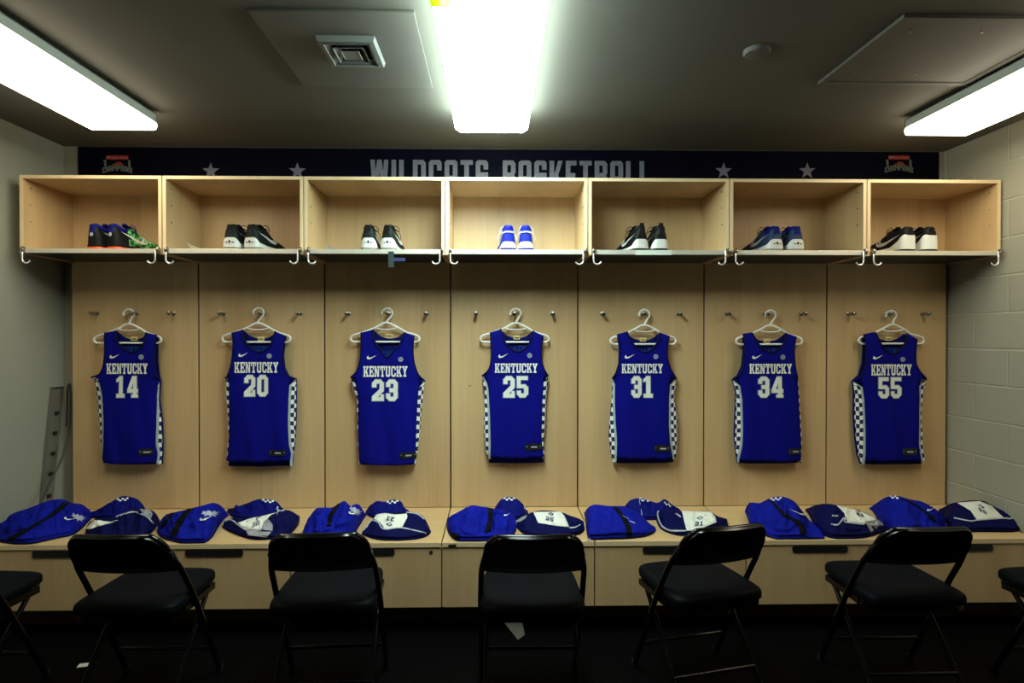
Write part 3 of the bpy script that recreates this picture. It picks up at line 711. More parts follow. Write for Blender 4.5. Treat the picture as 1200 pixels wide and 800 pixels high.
    bot = [(sL[-1][0]+.006+(sR[-1][0]-sL[-1][0]-.012)*k/8, bh-.004*math.sin(PI*k/8)) for k in range(9)]
    sdL = [(x+.004, z) for x, z in sL[:-1]]; sdR = [(x-.004, z) for x, z in sR[:-1]]
    poly = [(oL[0]+.004, oL[1]-.004)] + [(x+.004, z) for x, z in aL[:-1]] + sdL + bot + list(reversed(sdR)) + [(x-.004, z) for x, z in reversed(aR[:-1])] + [(oR[0]-.004, oR[1]-.004), iR] + list(reversed(sm(nb_))) + [iL]
    def bk(off=0):
        def g(x, z):
            ez = max(.05, min(1, (ztop+.004-z)/.05))**.5
            return Vector((x, YC+.019*ez+.003*math.sin(x*30+sh)*ez-off, z))
        return g
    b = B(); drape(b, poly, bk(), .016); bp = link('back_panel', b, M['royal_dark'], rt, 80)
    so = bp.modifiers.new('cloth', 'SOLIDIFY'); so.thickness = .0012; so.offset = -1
    # seen-through print inside the back
    b = B(); xc = (iL[0]+iR[0])/2; zc = min(p[1] for p in nk)
    for p in text_in_box('YKCUTNEK', SLAB, xc-.105, zc+.004, xc+.105, zc+.036, .16):
        drape(b, [(2*xc-x if False else x, z) for x, z in p], bk(.0022), .02)
    link('inside_lettering', b, M['insideprint'], bp)
    # ribbed trims
    b = B(); tube(b, [Vector((x, yf(x, z)-.0012, z)) for x, z in neck], .0055, 8, flat=1)
    for arm in (armL, armR): tube(b, [Vector((x, yf(x, z)-.0005, z)) for x, z in arm], .0042, 8)
    link('collar_trim', b, M['trim'], rt, 60)
    b = B(); z = zb+.004; zz = hemL[1]+.013
    tube(b, [Vector((x, yf(x, zq+.014)-.0006, zq+.014)) for x, zq in hem[1:-1]], .0008, 6); link('hem_stitching', b, M['trim'], rt)
    # prints
    def box(t): a = W((t[0], t[3])); c = W((t[2], t[1])); return a[0], a[1], c[0], c[1]
    x0, z0, x1, z1 = box(j['t'])
    b = B()
    for p in text_in_box('KENTUCKY', SLAB, x0, z0, x1, z1, .09): drape(b, p, fr(.0034), .016)
    link('team_lettering', b, M['cream'], rt)
    b = B(); tube(b, [fr(.0012)(x0-.01+(x1-x0+.02)*k/8, z1+.014) for k in range(9)], .0009, 6); tube(b, [fr(.0012)(x0-.01+(x1-x0+.02)*k/8, z0-.012) for k in range(9)], .0009, 6)
    link('seam', b, M['trim'], rt)
    x0, z0, x1, z1 = box(j['n'])
    b = B(); bo = B()
    g = {'14': .2, '31': .12}.get(NUM[i], .13)
    tp = text_in_box(NUM[i], DIG, x0, z0, x1, z1, g)
    for p in tp:
        drape(b, p, fr(.0040), .016)
        c0 = Vector((sum(q[0] for q in p)/len(p), sum(q[1] for q in p)/len(p)))
        xa, xb = min(q[0] for q in p), max(q[0] for q in p); za_, zb_ = min(q[1] for q in p), max(q[1] for q in p)
        kx, kz = 1+.008/max(.02, xb-xa), 1+.008/max(.02, zb_-za_)
        mx_, mz_ = (xa+xb)/2, (za_+zb_)/2
        drape(bo, [(mx_+(q[0]-mx_)*kx, mz_+(q[1]-mz_)*kz) for q in p], fr(.0028), .016)
    link('number', b, M['cream'], rt); link('number_outline', bo, M['halo'], rt)
    x0, z0, x1, z1 = box(j['sw'])
    b = B(); drape(b, [(x0+(x1-x0)*p, z0+(z1-z0)*q) for p, q in SWOOSH], fr(.0034), .01); link('swoosh', b, M['cream'], rt)
    sx, sz = W(j['sec']); b = B()
    circ = lambda r, n=18: [(sx+r*math.cos(2*PI*k/n), sz+r*math.sin(2*PI*k/n)) for k in range(n)]
    drape(b, circ(.0145), fr(.003), .008); pt = link('round_patch', b, M['silver'], rt)
    b = B()
    for k in range(10):
        a = 2*PI*k/10; drape(b, [(sx+.0115*math.cos(a+d)+e*math.cos(a), sz+.0115*math.sin(a+d)+e*math.sin(a)) for d, e in ((-.16, -.0015), (.16, -.0015), (.16, .0015), (-.16, .0015))], fr(.0036), .02)
    for p in text_in_box('SEC', {'S': BAN['S'], 'E': BAN['E'], 'C': BAN['C']}, sx-.0065, sz-.005, sx+.0065, sz+.005, .12): drape(b, p, fr(.0036), .02)
    link('patch_print', b, M['ink'], pt)
    x0, z0, x1, z1 = box(j['tg'])
    b = B(); drape(b, [(x0+.003, z0), (x1-.003, z0), (x1, z0+.003), (x1, z1-.003), (x1-.003, z1), (x0+.003, z1), (x0, z1-.003), (x0, z0+.003)], fr(.0036), .012); tg = link('hem_tag', b, M['blackp'], rt)
    b = B(); mx_ = (x0+x1)/2+.003; mz_ = (z0+z1)/2-.001
    drape(b, R(mx_-.018, mz_-.0045, mx_+.018, mz_+.0045), fr(.0045), .01); drape(b, R(x0+.006, mz_+.001, x0+.010, mz_+.006), fr(.0045), .01); drape(b, R(x1-.011, mz_+.001, x1-.006, mz_+.006), fr(.0045), .01)
    link('tag_print', b, M['silver'], tg)
    xn, zn = W(j['nt'])
    b = B(); bx(b, (xn-.019, YC+.004, zn-.011), (xn+.019, YC+.0055, zn+.012), .0005); link('neck_tag', b, M['gold'], rt)
    b = B(); bx(b, (xn-.014, YC+.0032, zn-.005), (xn+.014, YC+.0039, zn+.001)); link('neck_tag_print', b, M['blackp'], rt)
    # ---------------- hanger
    l, r, bar = j['hg']
    def Hh(x, z, y=YC+.001): q = at(O+x/K, 350+z/K, y); return Vector((q[0], y, q[1]))
    c = (l+r)/2+6
    hr = root('clothes_hanger', Hh(c, bar), f'white plastic hanger carrying the number {NUM[i]} jersey', 'hanger', 'white plastic hangers')
    t0 = min(j['oL'][1], j['iL'][1])
    base = bar
    b = B()
    loop = [(l+14, base), (l+4, base-5), (l, base-14), (l+5, base-25), (l+22, base-33), (l+60, base-44), (c-48, base-64), (c-15, base-82), (c, base-84), (c+15, base-82), (c+48, base-66), (r-60, base-44), (r-22, base-33), (r-5, base-25), (r, base-14), (r-4, base-5), (r-14, base)]
    pts = smoothpath([Hh(*p) for p in loop], 4)
    pts += [pts[-1].lerp(pts[0], k/12) for k in range(1, 12)]
    tube(b, pts, .0062, 10, cyc=True); fm = link('hanger_frame', b, M['white_plastic'], hr, 60)
    b = B(); tube(b, smoothpath([Hh(c-46, base-63), Hh(c-28, base-57), Hh(c, base-55), Hh(c+28, base-57), Hh(c+46, base-63)], 4), .0042, 10); link('cross_rib', b, M['white_plastic'], hr, 60)
    b = B(); hkpx = {0: 232, 1: 240, 2: 243, 3: 245, 4: 248, 5: 240, 6: 245}[i]
    top = {0: 50, 1: 44, 2: 46, 3: 48, 4: 52, 5: 55, 6: 57}[i]; h0 = hkpx
    dz = base-84-top
    hk = [(c, base-82), (c+2, base-92), (h0+12, top+dz*.62), (h0+22, top+dz*.36), (h0+20, top+8), (h0+10, top-1), (h0-4, top-3), (h0-16, top+3), (h0-23, top+13), (h0-23, top+24)]
    tube(b, smoothpath([Hh(*p) for p in hk], 5), .0058, 10); link('hook', b, M['white_plastic'], hr, 60)
for i in range(7): make_jersey(i)

# ------------------------------------------------------------------ shoes
WT = [(0,.016),(.008,.026),(.025,.036),(.06,.043),(.15,.044),(.35,.042),(.55,.047),(.72,.052),(.86,.047),(.94,.036),(.98,.022),(1,.010)]
SY = [0,.008,.02,.04,.07,.1,.15,.2,.26,.32,.38,.45,.52,.6,.68,.76,.83,.89,.94,.97,.99,1]
def shoe(rt, st):
    L = st.get('L', .31)
    MT = st.get('mid', [(0,.058),(.012,.057),(.035,.050),(.07,.039),(.12,.034),(.3,.030),(.6,.026),(.9,.026),(1,.030)])
    HT = st.get('top', [(0,.075),(.008,.098),(.02,.112),(.05,.117),(.09,.110),(.17,.095),(.25,.098),(.33,.116),(.38,.115),(.48,.092),(.6,.075),(.75,.062),(.88,.054),(.95,.044),(1,.030)])
    nar = st.get('narrow', .30)
    def upx(y, t):   # half width at relative height t
        w = interp(WT, y)*.93
        k = 1-nar*(t**1.3)*(1 if y < .45 else .6)
        return w*k*max(0, 1-t**6)**.5 if t < 1 else 0
    def N(): return bmesh.new()
    P = lambda x, y, z: Vector((x, y*L, z))
    b = N(); loft(b, [[P(interp(WT, y)*s_, y, z) for s_, z in ((-1, .001), (-1.02, .006), (-1, .012), (1, .012), (1.02, .006), (1, .001))] for y in SY]); link('outsole', b, M[st['out']], rt, 50, world=False)
    b = N(); rs = []
    for y in SY:
        w = interp(WT, y); zt = interp(MT, y)
        side = [(1.03, .0125), (1.06, .020), (1.03, .012+(zt-.012)*.6), (.97, zt-.003), (.90, zt)]
        rs.append([P(w*s_, y-(.006 if y < .01 else 0)*(1 if z_ < .03 else .3), z_) for s_, z_ in side]+[P(-w*s_, y-(.006 if y < .01 else 0)*(1 if z_ < .03 else .3), z_) for s_, z_ in reversed(side)])
    loft(b, rs); link('midsole', b, M[st['midc']], rt, 50, world=False)
    def usurf(y, z):
        zb = interp(MT, y)-.006; h = interp(HT, y)-zb
        return upx(y, max(0, min(.97, (z-zb)/h)))
    ts = [0, .15, .3, .45, .6, .72, .82, .9, .96]
    def upper(y0, y1, m, name, grow=1.0, parent=None):
        b = N(); rs = []
        ys = [y for y in SY if y0 < y < y1]; ys = [y0]+ys+[y1]
        for y in ys:
            zb = interp(MT, y)-.006; h = interp(HT, y)-zb
            yy = y if y > .005 else y
            rs.append([P(upx(y, t)*grow, yy, zb+h*t*(1 if grow == 1 else 1.012)) for t in ts]+[P(0, yy, zb+h*(1 if grow == 1 else 1.012))]+[P(-upx(y, t)*grow, yy, zb+h*t*(1 if grow == 1 else 1.012)) for t in reversed(ts)])
        loft(b, rs); return link(name, b, M[m], parent or rt, 60, world=False)
    up = upper(0, 1, st['up'], 'upper')
    if st.get('fore'): upper(.24, .99, st['fore'], 'forefoot_overlay', 1.02)
    # collar padding and opening
    b = N(); pts = []
    for k in range(20):
        a = 2*PI*k/20; y = .155-.125*math.cos(a); z = interp(HT, y)-.004
        if y > .25: z = interp(HT, .25)+(y-.25)*.05
        pts.append(P(.024*math.sin(a), y, z))
    tube(b, pts, .0088, 10, cyc=True, flat=1.25); link('collar', b, M[st['col']], rt, 60, world=False)
    b = N(); loft(b, [[P(x, y, z) for x, z in ((-.020, interp(HT, y)-.002), (-.018, interp(HT, y)+.003), (.018, interp(HT, y)+.003), (.020, interp(HT, y)-.002))] for y in (.09, .15, .2, .24)]); link('lining', b, M['s_black'], rt, world=False)
    # tongue
    b = N(); rs = []
    for t in range(6):
        y = .25+.035*(t/5)*3; z = interp(HT, max(y, .33))+.012-(t/5)*.02
        rs.append([P(x, y, z+dz-x*x*8) for x, dz in ((-.021, 0), (-.01, .004), (.01, .004), (.021, 0), (.010, -.006), (-.010, -.006))])
    loft(b, rs); link('tongue', b, M[st['col']], rt, 60, world=False)
    # heel tab
    if st.get('tab'):
        h = st['tab']; b = N(); rs = []
        for t in range(6):
            u = t/5; w = .021*(1-.5*u); z = .080+h*u; y = -.004+.010*u-.006*u*u*3
            rs.append([P(-w, y, z)+Vector((0, .006, 0)), P(-w*.8, y, z), P(w*.8, y, z), P(w, y, z)+Vector((0, .006, 0)), P(w*.7, y, z)+Vector((0, .012, 0)), P(-w*.7, y, z)+Vector((0, .012, 0))])
        loft(b, rs); link('heel_tab', b, M[st['tabc']], rt, 60, world=False)
    # heel marks
    if st.get('marks'):
        b = N()
        lathe(b, [(.0065, 0), (.0065, .0014), (.0045, .0014), (.0045, .001)], 16, 'Y', (0, -.0022, .038))
        for sg in (-1, 1):
            r_ = []
            for k in range(8): r_.append((sg*.0165+.0045*math.cos(k*PI/4), .0350+.0028*math.sin(k*PI/4)))
            prism(b, r_, lambda x, z, t: Vector((x, .0040-t, z)), .008)
        bx(b, (-.004, -.003, .022), (.004, -.0015, .0235))
        link('heel_emblem', b, M['ink'], rt, world=False)
    if st.get('disc'):
        b = N(); lathe(b, [(.0095, 0), (.0095, .0016), (.002, .002)], 16, 'Y', (0, .0005, .070)); link('heel_disc', b, M['silver'], rt, world=False)
    if st.get('band'):
        b = N(); ys = [.13, .09, .06, .04, .02, .010, .004]
        pts = [P(-usurf(y, .086)-.002, y, .088-y*.10) for y in ys]+[P(0, -.014, .088)]+[P(usurf(y, .086)+.002, y, .088-y*.10) for y in reversed(ys)]
        tube(b, pts, .0044, 8); link('heel_band', b, M['s_white'], rt, world=False)
    # side swooshes
    for sg in (-1, 1):
        b = N()
        sc = st.get('swc', 's_white')
        y0, y1, z0, z1 = st.get('swbox', (.60, .12, .040, .088))
        for q in [[(y0+(y1-y0)*p, z0+(z1-z0)*r) for p, r in SWOOSH]]:
            drape(b, q, lambda y, z: Vector((sg*(usurf(y, z)+.0022), y*L, z)), .02)
        o = link('swoosh', b, M[sc], rt, world=False, recalc=True)
        so = o.modifiers.new('t', 'SOLIDIFY'); so.thickness = .001
    # laces
    b = N()
    for k in range(5):
        y = .37+k*.055; z = interp(HT, y)+.003; w = .022
        tube(b, [P(-w, y, z-.010), P(-w*.5, y+.01, z), P(w*.5, y-.01, z), P(w, y, z-.010)], .0022, 6)
    for sg in (-1, 1):
        tube(b, smoothpath([P(0, .36, .121), P(sg*.022, .33, .130), P(sg*.040, .34, .118), P(sg*.036, .38, .104), P(sg*.012, .365, .118)], 4), .0018, 6)
        tube(b, smoothpath([P(0, .36, .121), P(sg*.03, .35, .110), P(sg*.05, .33, .085), P(sg*.054, .30, .060)], 4), .0016, 6)
    link('laces', b, M[st.get('lace', 's_black')], rt, 60, world=False)
ST = [
 dict(out='s_orange', midc='s_black', up='s_black', fore='s_pattern', col='s_navy', tab=.036, tabc='s_navy', disc=1, lace='s_navy', mid=[(0,.022),(.1,.026),(.3,.026),(1,.024)]),
 dict(out='s_grey', midc='s_white', up='s_green', col='s_black', tab=.034, tabc='s_black', marks=1, swbox=(.62,.10,.045,.092)),
 dict(out='s_grey', midc='s_white', up='s_green', col='s_black', tab=.034, tabc='s_black', marks=1, swbox=(.62,.10,.045,.092)),
 dict(out='s_navy', midc='s_white', up='s_blue', col='s_blue', tab=.028, tabc='s_blue', band=1, lace='s_white', mid=[(0,.042),(.02,.040),(.05,.030),(.1,.024),(1,.022)]),
 dict(out='s_black', midc='s_white', up='s_black', col='s_black', tab=.052, tabc='s_black', lace='s_black', narrow=.42, mid=[(0,.056),(.02,.054),(.05,.044),(.1,.032),(.2,.028),(1,.026)]),
 dict(out='s_grey', midc='s_white', up='s_slate', col='s_navy', tab=.034, tabc='s_navy', marks=1, swc='silver'),
 dict(out='s_black', midc='s_white', up='s_black', col='s_black', tab=.034, tabc='s_black', swc='silver', mid=[(0,.078),(.03,.084),(.08,.074),(.16,.052),(.3,.030),(.6,.024),(1,.026)]),
]
SHX = [(107, 129, -6), (269, 292.5, -2), (431.5, 454, 0), (596, 616, 0), (752.5, 775, 2), (911, 935, 6), (1068, 1093, 6)]
SHL = ['black shoe with blue collar, orange sole and green patterned toe', 'dark green and black shoe with white heel and swoosh outline', 'dark green knit shoe with white heel and loose black laces', 'bright blue shoe with white heel band and white laces', 'black shoe with tall pointed heel tab and white heel', 'slate blue shoe with indigo collar and white heel', 'black shoe with a high plain white heel']
for i in range(7):
    for q in (0, 1):
        X, Z = at(SHX[i][q], 292, -CD+.022)
        side = ['left', 'right'][q]
        rt = root('basketball_shoe', (X, -CD+.024, ZS+.0285), f'{SHL[i]}, {side} one of its pair', 'shoe', 'basketball shoes in the cubbies', math.radians(-SHX[i][2]*.6*(-1 if i > 3 else 1) if False else 0))
        s_ = dict(ST[i]); shoe(rt, s_)
        rt.scale = (.97 if i in (2, 3) else 1.05, 1.02, 1.14)
        rt.rotation_euler = (0, 0, math.radians([(-14, -20), (-5, -12), (4, -3), (4, -4), (10, 3), (9, 3), (12, 6)][i][q]))
        if rt.rotation_euler[2] and i == 0: rt.location.y += .0

# loose things around the shelves
for i, px, w in ((1, 222, .13), (2, 383, .10)):
    X, Z = at(px, 290, -.30)
    b = B(); rs = []
    for k in range(9):
        t = k/8; rs.append([(X+w*t, -.33+.01*t, ZS+.030+.040*(1-t)**2), (X+w*t+.012, -.29, ZS+.0293)])
    Rr = [[b.verts.new(p) for p in r] for r in rs]
    for k in range(8): b.faces.new((Rr[k][0], Rr[k+1][0], Rr[k+1][1], Rr[k][1]))
    o = single('paper_sheet', b, M['paper'], ['', 'curled white paper sheet lying left of the dark shoes with swoosh outlines', 'low pale paper corner lying left of the loose-laced dark green shoes'][i], 'paper', (X+w/2, -.2, ZS+.0295))
    so = o.modifiers.new('t', 'SOLIDIFY'); so.thickness = .0006; so.offset = 1
def tape(px0, px1, py0, py1, m, label, y=-CD-.0075, wrap=False):
    a, c = at(px0, py1, y), at(px1, py0, y)
    b = B(); bx(b, (a[0], y, a[1]), (c[0], y+.0008, c[1]), .0003)
    single('tape_strip', b, m, label, 'tape', ((a[0]+c[0])/2, y, a[1]), 'tape on the shelf edges')
tape(455, 461.5, 294.5, 313, M['tape_green'], 'dark green tape hanging from the shelf edge over number 23')
tape(461.5, 475, 302, 306, M['tape_blue'], 'short blue tape under the shelf edge over number 23')
tape(649, 660, 293.5, 296.5, M['tape_white'], 'small white label scrap on the shelf edge over number 25')
tape(745, 787, 293, 298.5, M['tape_white'], 'wide pale masking tape on the shelf edge over number 31')
tape(870, 884, 294, 297.5, M['tape_white'], 'short pale tape on the shelf edge over number 34')

# ------------------------------------------------------------------ clothes on the bench
from mathutils.bvhtree import BVHTree
class Cloth:
    """a folded garment: cross-sections running from the front hem up over the ridge and down behind"""
    def __init__(s, rows, d=.19, edge=.03, lump=.008, seed=0, layers=2, freq=1.0):
        s.seed = seed; N = 14
        P = smoothpath([(r[0], r[1], 0) for r in rows], N); Q = smoothpath([(r[2], r[3], 0) for r in rows], N)
        bm = B(); n = len(P); cols = []; xs = []; ys = []
        for k, (f, t) in enumerate(zip(P, Q)):
            fx, fy = atz(f.x, f.y, BH+.0015); fy = max(fy, -BD+.012)
            gap = max(3, f.y-t.y); de = d*min(1, gap/30)
            ty = min(fy+de, -.062); tx, tz = at(t.x, t.y, ty); H = max(.008, tz-BH-.0015)
            e = min(edge, H*.45); u = k/(n-1); z0 = BH+.0015
            col = []
            for q in range(1, 4*layers+1):
                v = (q-1)/(4*layers); col.append((v*e, -.007*abs(math.sin(PI*layers*v+.3*math.sin(u*9+seed)))*min(1, H/.03), 0))
            pts = [Vector((fx, fy+dy, z0+z)) for z, dy, _ in col]
            M_ = 16
            for q in range(M_+1):
                v = q/M_; z = e+(H-e)*(1-(1-v)**2.1)**.85
                p = Vector((fx+(tx-fx)*v, fy+.004+(ty-fy-.004)*v, z0+z))
                w = math.sin(PI*min(1, v*1.02+.06))**.7*min(1, H/.05)
                a = noise.noise(Vector((p.x*13*freq+p.y*9, p.y*13*freq-p.x*6, seed*3.1)))
                c = 1-abs(noise.noise(Vector((p.x*8*freq-p.y*10, p.y*7*freq+p.x*9, seed+9))))*2.4
                g = 1-abs(noise.noise(Vector((p.x*17*freq+p.y*4, p.y*22*freq, seed*2+4))))*3
                p.z += lump*w*(a*1.8+(c-.35)*1.6+(g-.2)*.9)
                ph = u*5.3+.9*noise.noise(Vector((p.y*5, seed, u*2)))+seed
                pl = (1-abs(math.sin(PI*ph)))**2.2*noise.noise(Vector((math.floor(ph)*3.7, seed, 1.5)))*2
                ph2 = v*2.6+u*1.8+.8*noise.noise(Vector((p.x*6, p.y*6, seed+2)))
                pq = (1-abs(math.sin(PI*ph2)))**3
                p.z += lump*w*(pl*1.5+pq*1.1-.3); p.y -= lump*w*(.4*a+pl*.5)
                pts.append(p)
            back = min(.05, max(.006, -.012-ty))
            for v, zz in ((.35, .93), (.7, .7), (.92, .4), (1, .12), (1, 0)):
                pts.append(Vector((tx, ty+back*v, z0+H*zz)))
            cols.append(pts)
        V = [[bm.verts.new(p) for p in c] for c in cols]; m = len(V[0])
        for k in range(n-1):
            for q in range(m):
                bm.faces.new((V[k][q], V[k][(q+1) % m], V[k+1][(q+1) % m], V[k+1][q]))
        bm.faces.new(V[0]); bm.faces.new(list(reversed(V[-1])))
        bmesh.ops.recalc_face_normals(bm, faces=bm.faces)
        s.bm = bm; s.bvh = BVHTree.FromBMesh(bm)
        A = [v.co for v in bm.verts]; s.cx = sum(v.x for v in A)/len(A); s.cy = sum(v.y for v in A)/len(A)
        s.front = [c[0] for c in cols]; s.last = 3.0
    def hit(s, px, py, off):
        d = ray(px, py).normalized(); loc, nr, ix, dist = s.bvh.ray_cast(CAM, d)
        if loc is None or dist > 6:
            loc, nr, ix, dd = s.bvh.find_nearest(CAM+d*s.last)
        else: s.last = dist
        if nr.dot(d) > 0: nr = -nr
        return loc+nr*off
    def patch(s, poly, off=.003, step=1.5, bm=None):
        bm = bm or B(); drape(bm, poly, lambda x, y: s.hit(x, y, off), step); return bm
    def line(s, pts, w, off=.003):
        P = smoothpath([(x, y, 0) for x, y in pts], 4); bm = B(); V = []
        for k, p in enumerate(P):
            t = (P[min(k+1, len(P)-1)]-P[max(k-1, 0)]).normalized(); nx, ny = -t.y*w/2, t.x*w/2
            V.append([bm.verts.new(s.hit(p.x+nx*q, p.y+ny*q, off)) for q in (-1, 0, 1)])
        for k in range(len(V)-1):
            for q in range(2): bm.faces.new((V[k][q], V[k][q+1], V[k+1][q+1], V[k+1][q]))
        return bm
def solid(o, t=.0012, off=1):
    m = o.modifiers.new('t', 'SOLIDIFY'); m.thickness = t; m.offset = 0; return o
def aff(poly, o, ax, ay): return [(o[0]+x*ax[0]+y*ay[0], o[1]+x*ax[1]+y*ay[1]) for x, y in poly]
WILD = [(-.50,.02),(-.38,.20),(-.46,.36),(-.22,.24),(-.10,.40),(.04,.26),(.30,.38),(.24,.22),(.56,.24),(.30,.08),(.48,-.04),(.22,-.06),(.36,-.30),(.08,-.14),(.02,-.34),(-.12,-.12),(-.34,-.26),(-.26,-.04)]
def checks(s, rt, x, y, ang=0, w=15, n=4):
    c, q = math.cos(ang), math.sin(ang); u = w/(n+.5); b = B()
    for k in range(n):
        for r in range(2):
            if (k+r) % 2 == 0:
                p = R(k-n/2, r*.8-.8, k-n/2+.95, r*.8-.05)
                s.patch(aff(p, (x, y), (u*c, u*q), (-u*q*.8, u*c*.8)), .003, 1.2, b)
    solid(link('check_marks', b, M['cream'], rt))
def garment(nm, s, label, cat, group, m):
    rt = root(nm, (s.cx, s.cy, BH), label, cat, group)
    o = link('folded_cloth', s.bm, M[m], rt, 80)
    return rt
def jacket(s, stripes, label, logo=None, sw=None):
    rt = garment('warmup_jacket', s, label, 'jacket', 'folded warm-up jackets on the bench', 'jacket')
    for p in stripes: solid(link('stripe', s.patch(p), M['stripe'], rt, 80))
    if logo: solid(link('wildcat_logo', s.patch(aff(WILD, *logo), .0032, 1.2), M['silver'], rt))
    if sw: solid(link('swoosh', s.patch(aff(SWOOSH, *sw), .0034, 1.0), M['cream'], rt))
    b = B(); tube(b, [p+Vector((0, -.003, .0035)) for p in s.front[6:-6]], .0035, 8); link('hem_edge', b, M['stripe'], rt, 60)
    return rt
def shirt(s, marks, label):
    rt = garment('folded_shirt', s, label, 'shirt', 'folded shooting shirts on the bench', 'shirt')
    for m_ in marks: checks(s, rt, *m_)
    return rt
def shorts(s, panel, label, num=None, pipes=(), mesh=(), paper=None):
    rt = garment('folded_shorts', s, label, 'shorts', 'folded shorts with white waistbands', 'shorts')
    o = solid(link('white_panel', s.patch(panel), M['white_cloth'], rt, 80))
    if paper: solid(link('number_card', s.patch(paper, .0045), M['tape_white'], o))
    if num:
        tx, (cx_, cy_), ax, ay = num; b = B(); w, ps = typeset(tx, DIG, .2)
        for p in ps: s.patch(aff([(x-w/2, y-1.15) for x, y in p], (cx_, cy_), ax, ay), .0062, 1.2, b)
        dm = [(-.6, .7), (0, 1.1), (.6, .7), (0, .2)]; di = [(-.32, .68), (0, .86), (.32, .68), (0, .44)]
        for k in range(4):
            n_ = (k+1) % 4; s.patch(aff([dm[k], dm[n_], di[n_], di[k]], (cx_, cy_), ax, ay), .0062, 1.2, b)
        link('waistband_number', b, M['ink'], o)
    for p in pipes: solid(link('piping', s.line(p, 1.5), M['silver'], rt, 80))
    for mm in mesh:
        b = B(); uvl = b.loops.layers.uv.new('UVMap'); s.patch(mm, .0032, 1.5, b)
        for f in b.faces:
            for lp in f.loops: lp[uvl].uv = (lp.vert.co.x, lp.vert.co.z+lp.vert.co.y)
        solid(link('mesh_insert', b, M['mesh'], rt))
    return rt
# bay 1
s = Cloth([(-14,628,-14,618),(0,634,0,612),(16,637,14,602),(36,637,34,595),(52,634,54,587.5),(70,630,71,584.5),(84,627,83,589),(94,621,94,591),(102,613,103,600),(106,607,106,605)], .22, .035, .013, 1.3)
jacket(s, [[(74,588),(82,589),(75,596),(57,608),(38,619),(19,631),(8,634),(13,628),(33,618),(52,607),(67,595)]], 'blue warm-up jacket slumped against the left wall with wildcat logo', ((91,607),(16,4),(2,-11)), ((75,608),(12,3.5),(.5,-3.5)))
s = Cloth([(104,604,105,600),(112,607,114,597),(134,609,136,584.5),(146,609,145,581),(156,609,156,583),(163,608,162.5,588),(168,605,167.5,600)], .12, .03, .008, 2.1)
shirt(s, [(144,585.5,-.1,15,5)], 'royal blue shirt with white checks beside the left wall jacket')
s = Cloth([(100,626,101,617),(108,630,110,609),(120,632,122,607),(138,632,140,603),(152,631,155,595),(166,630,170,596),(176,626,179,600),(182,619,182,611)], .17, .025, .012, 3.7, freq=1.3)
shorts(s, [(101,619),(111,609),(124,611),(134,612),(118,616),(106,620)], 'crumpled navy shorts with grey piping behind the leftmost full chair', None, [[(136,606),(143,603),(158,600),(172,606),(179,613)], [(119,606),(127,600)]], [[(164,597),(174,597),(178,602),(176,608),(168,605)]])
# bay 2
s = Cloth([(184,622,185,614),(191,630,193,604),(204,634,205,600),(220,637,222,596),(236,637,238,592),(247,631,251,589),(254,621,259,594),(258,612,263,602)], .21, .032, .013, 4.4)
jacket(s, [[(222,595),(228,594),(222,601),(214,612),(207,628),(199,629),(206,611),(213,602)], [(199,601),(205,601),(198,609),(191,618),(188,616),(193,608)]], 'blue warm-up jacket with two black stripes below the number 20 jersey', ((246,602.5),(20,0),(0,-11)), ((234,610.5),(14,-1),(0,-5)))
s = Cloth([(266,600,266,597),(276,607,276,594),(290,609,292,588.5),(303,609,304,584.5),(320,609,321,586.5),(328,606,328,594),(332,602,331,599)], .12, .028, .008, 5.2)
shirt(s, [(314,587.5,.15,15,5),(325,596,1.3,6,3)], 'royal blue shirt with white checks below the number 20 jersey')
s = Cloth([(261,618,263,610),(270,623,272,607),(282,628,283,607),(298,632,300,605),(313,632,312,602),(330,630,326,598.5),(342,624,337,597.5),(350,615,348,604)], .18, .026, .009, 6.6, freq=1.2)
shorts(s, [(279,613),(292,608),(305,605.5),(325,600.5),(317,604),(311,611),(306,620.5),(287,620)], 'navy shorts with slanted white panel and checked mesh below number 20', ('20',(301,611),(5,-2.5),(2,-5.5)), [[(264,611),(271,609),(281,616),(289,621),(306,621.5)], [(325,599),(333,598)]], [[(314,607),(319.6,615),(319,622.5),(306.5,620.5),(309,612)], [(289,622),(318,623.5),(313,629),(291,627)]])
# bay 3
s = Cloth([(355,625,358,614),(363,631,369,597),(374,635,378,594.5),(388,636,390,594),(402,636,403,586.8),(410,632,410,592),(416,624,419,590.5),(421,616,424,597),(425,610,427,604)], .21, .032, .012, 7.7)
jacket(s, [[(397,590),(391,595),(386,602),(383,616),(388,616.5),(390,604),(396,595.5),(399.5,590.5)]], 'blue warm-up jacket with one black stripe below the number 23 jersey', ((415.5,599),(14,6),(3,-11)), ((407,601),(12,5),(.5,-3.5)))
s = Cloth([(428,602,429,598),(438,607,440,587.5),(451,609,451,587.5),(461,609,461,585),(469,608,469,587),(474,606,473.5,595),(479,603,478,599)], .12, .03, .006, 8.8)
shirt(s, [(460,588.5,-.1,15,5)], 'royal blue shirt with white checks below the number 23 jersey')
s = Cloth([(424,626,426,620),(432,629,436,609),(443,632,442,602.5),(458,633,457,600.5),(476,632.5,476,599),(490,631,489,601),(500,628,497,607),(505,624,502,619)], .19, .026, .005, 9.1)
shorts(s, [(438,608),(441.5,603.2),(451,601.6),(464,603.4),(476.5,602),(477.6,606.5),(471.5,617.5),(463,619),(451,620),(445,612)], 'navy shorts with white waistband flap below the number 23 jersey', ('23',(457,612),(-6,-1),(-1,5)), [[(426,622),(435,610.5),(443,612),(450,620),(470,618.5),(499,624.7)], [(476,600.5),(489,602.5),(497,608.5)]])
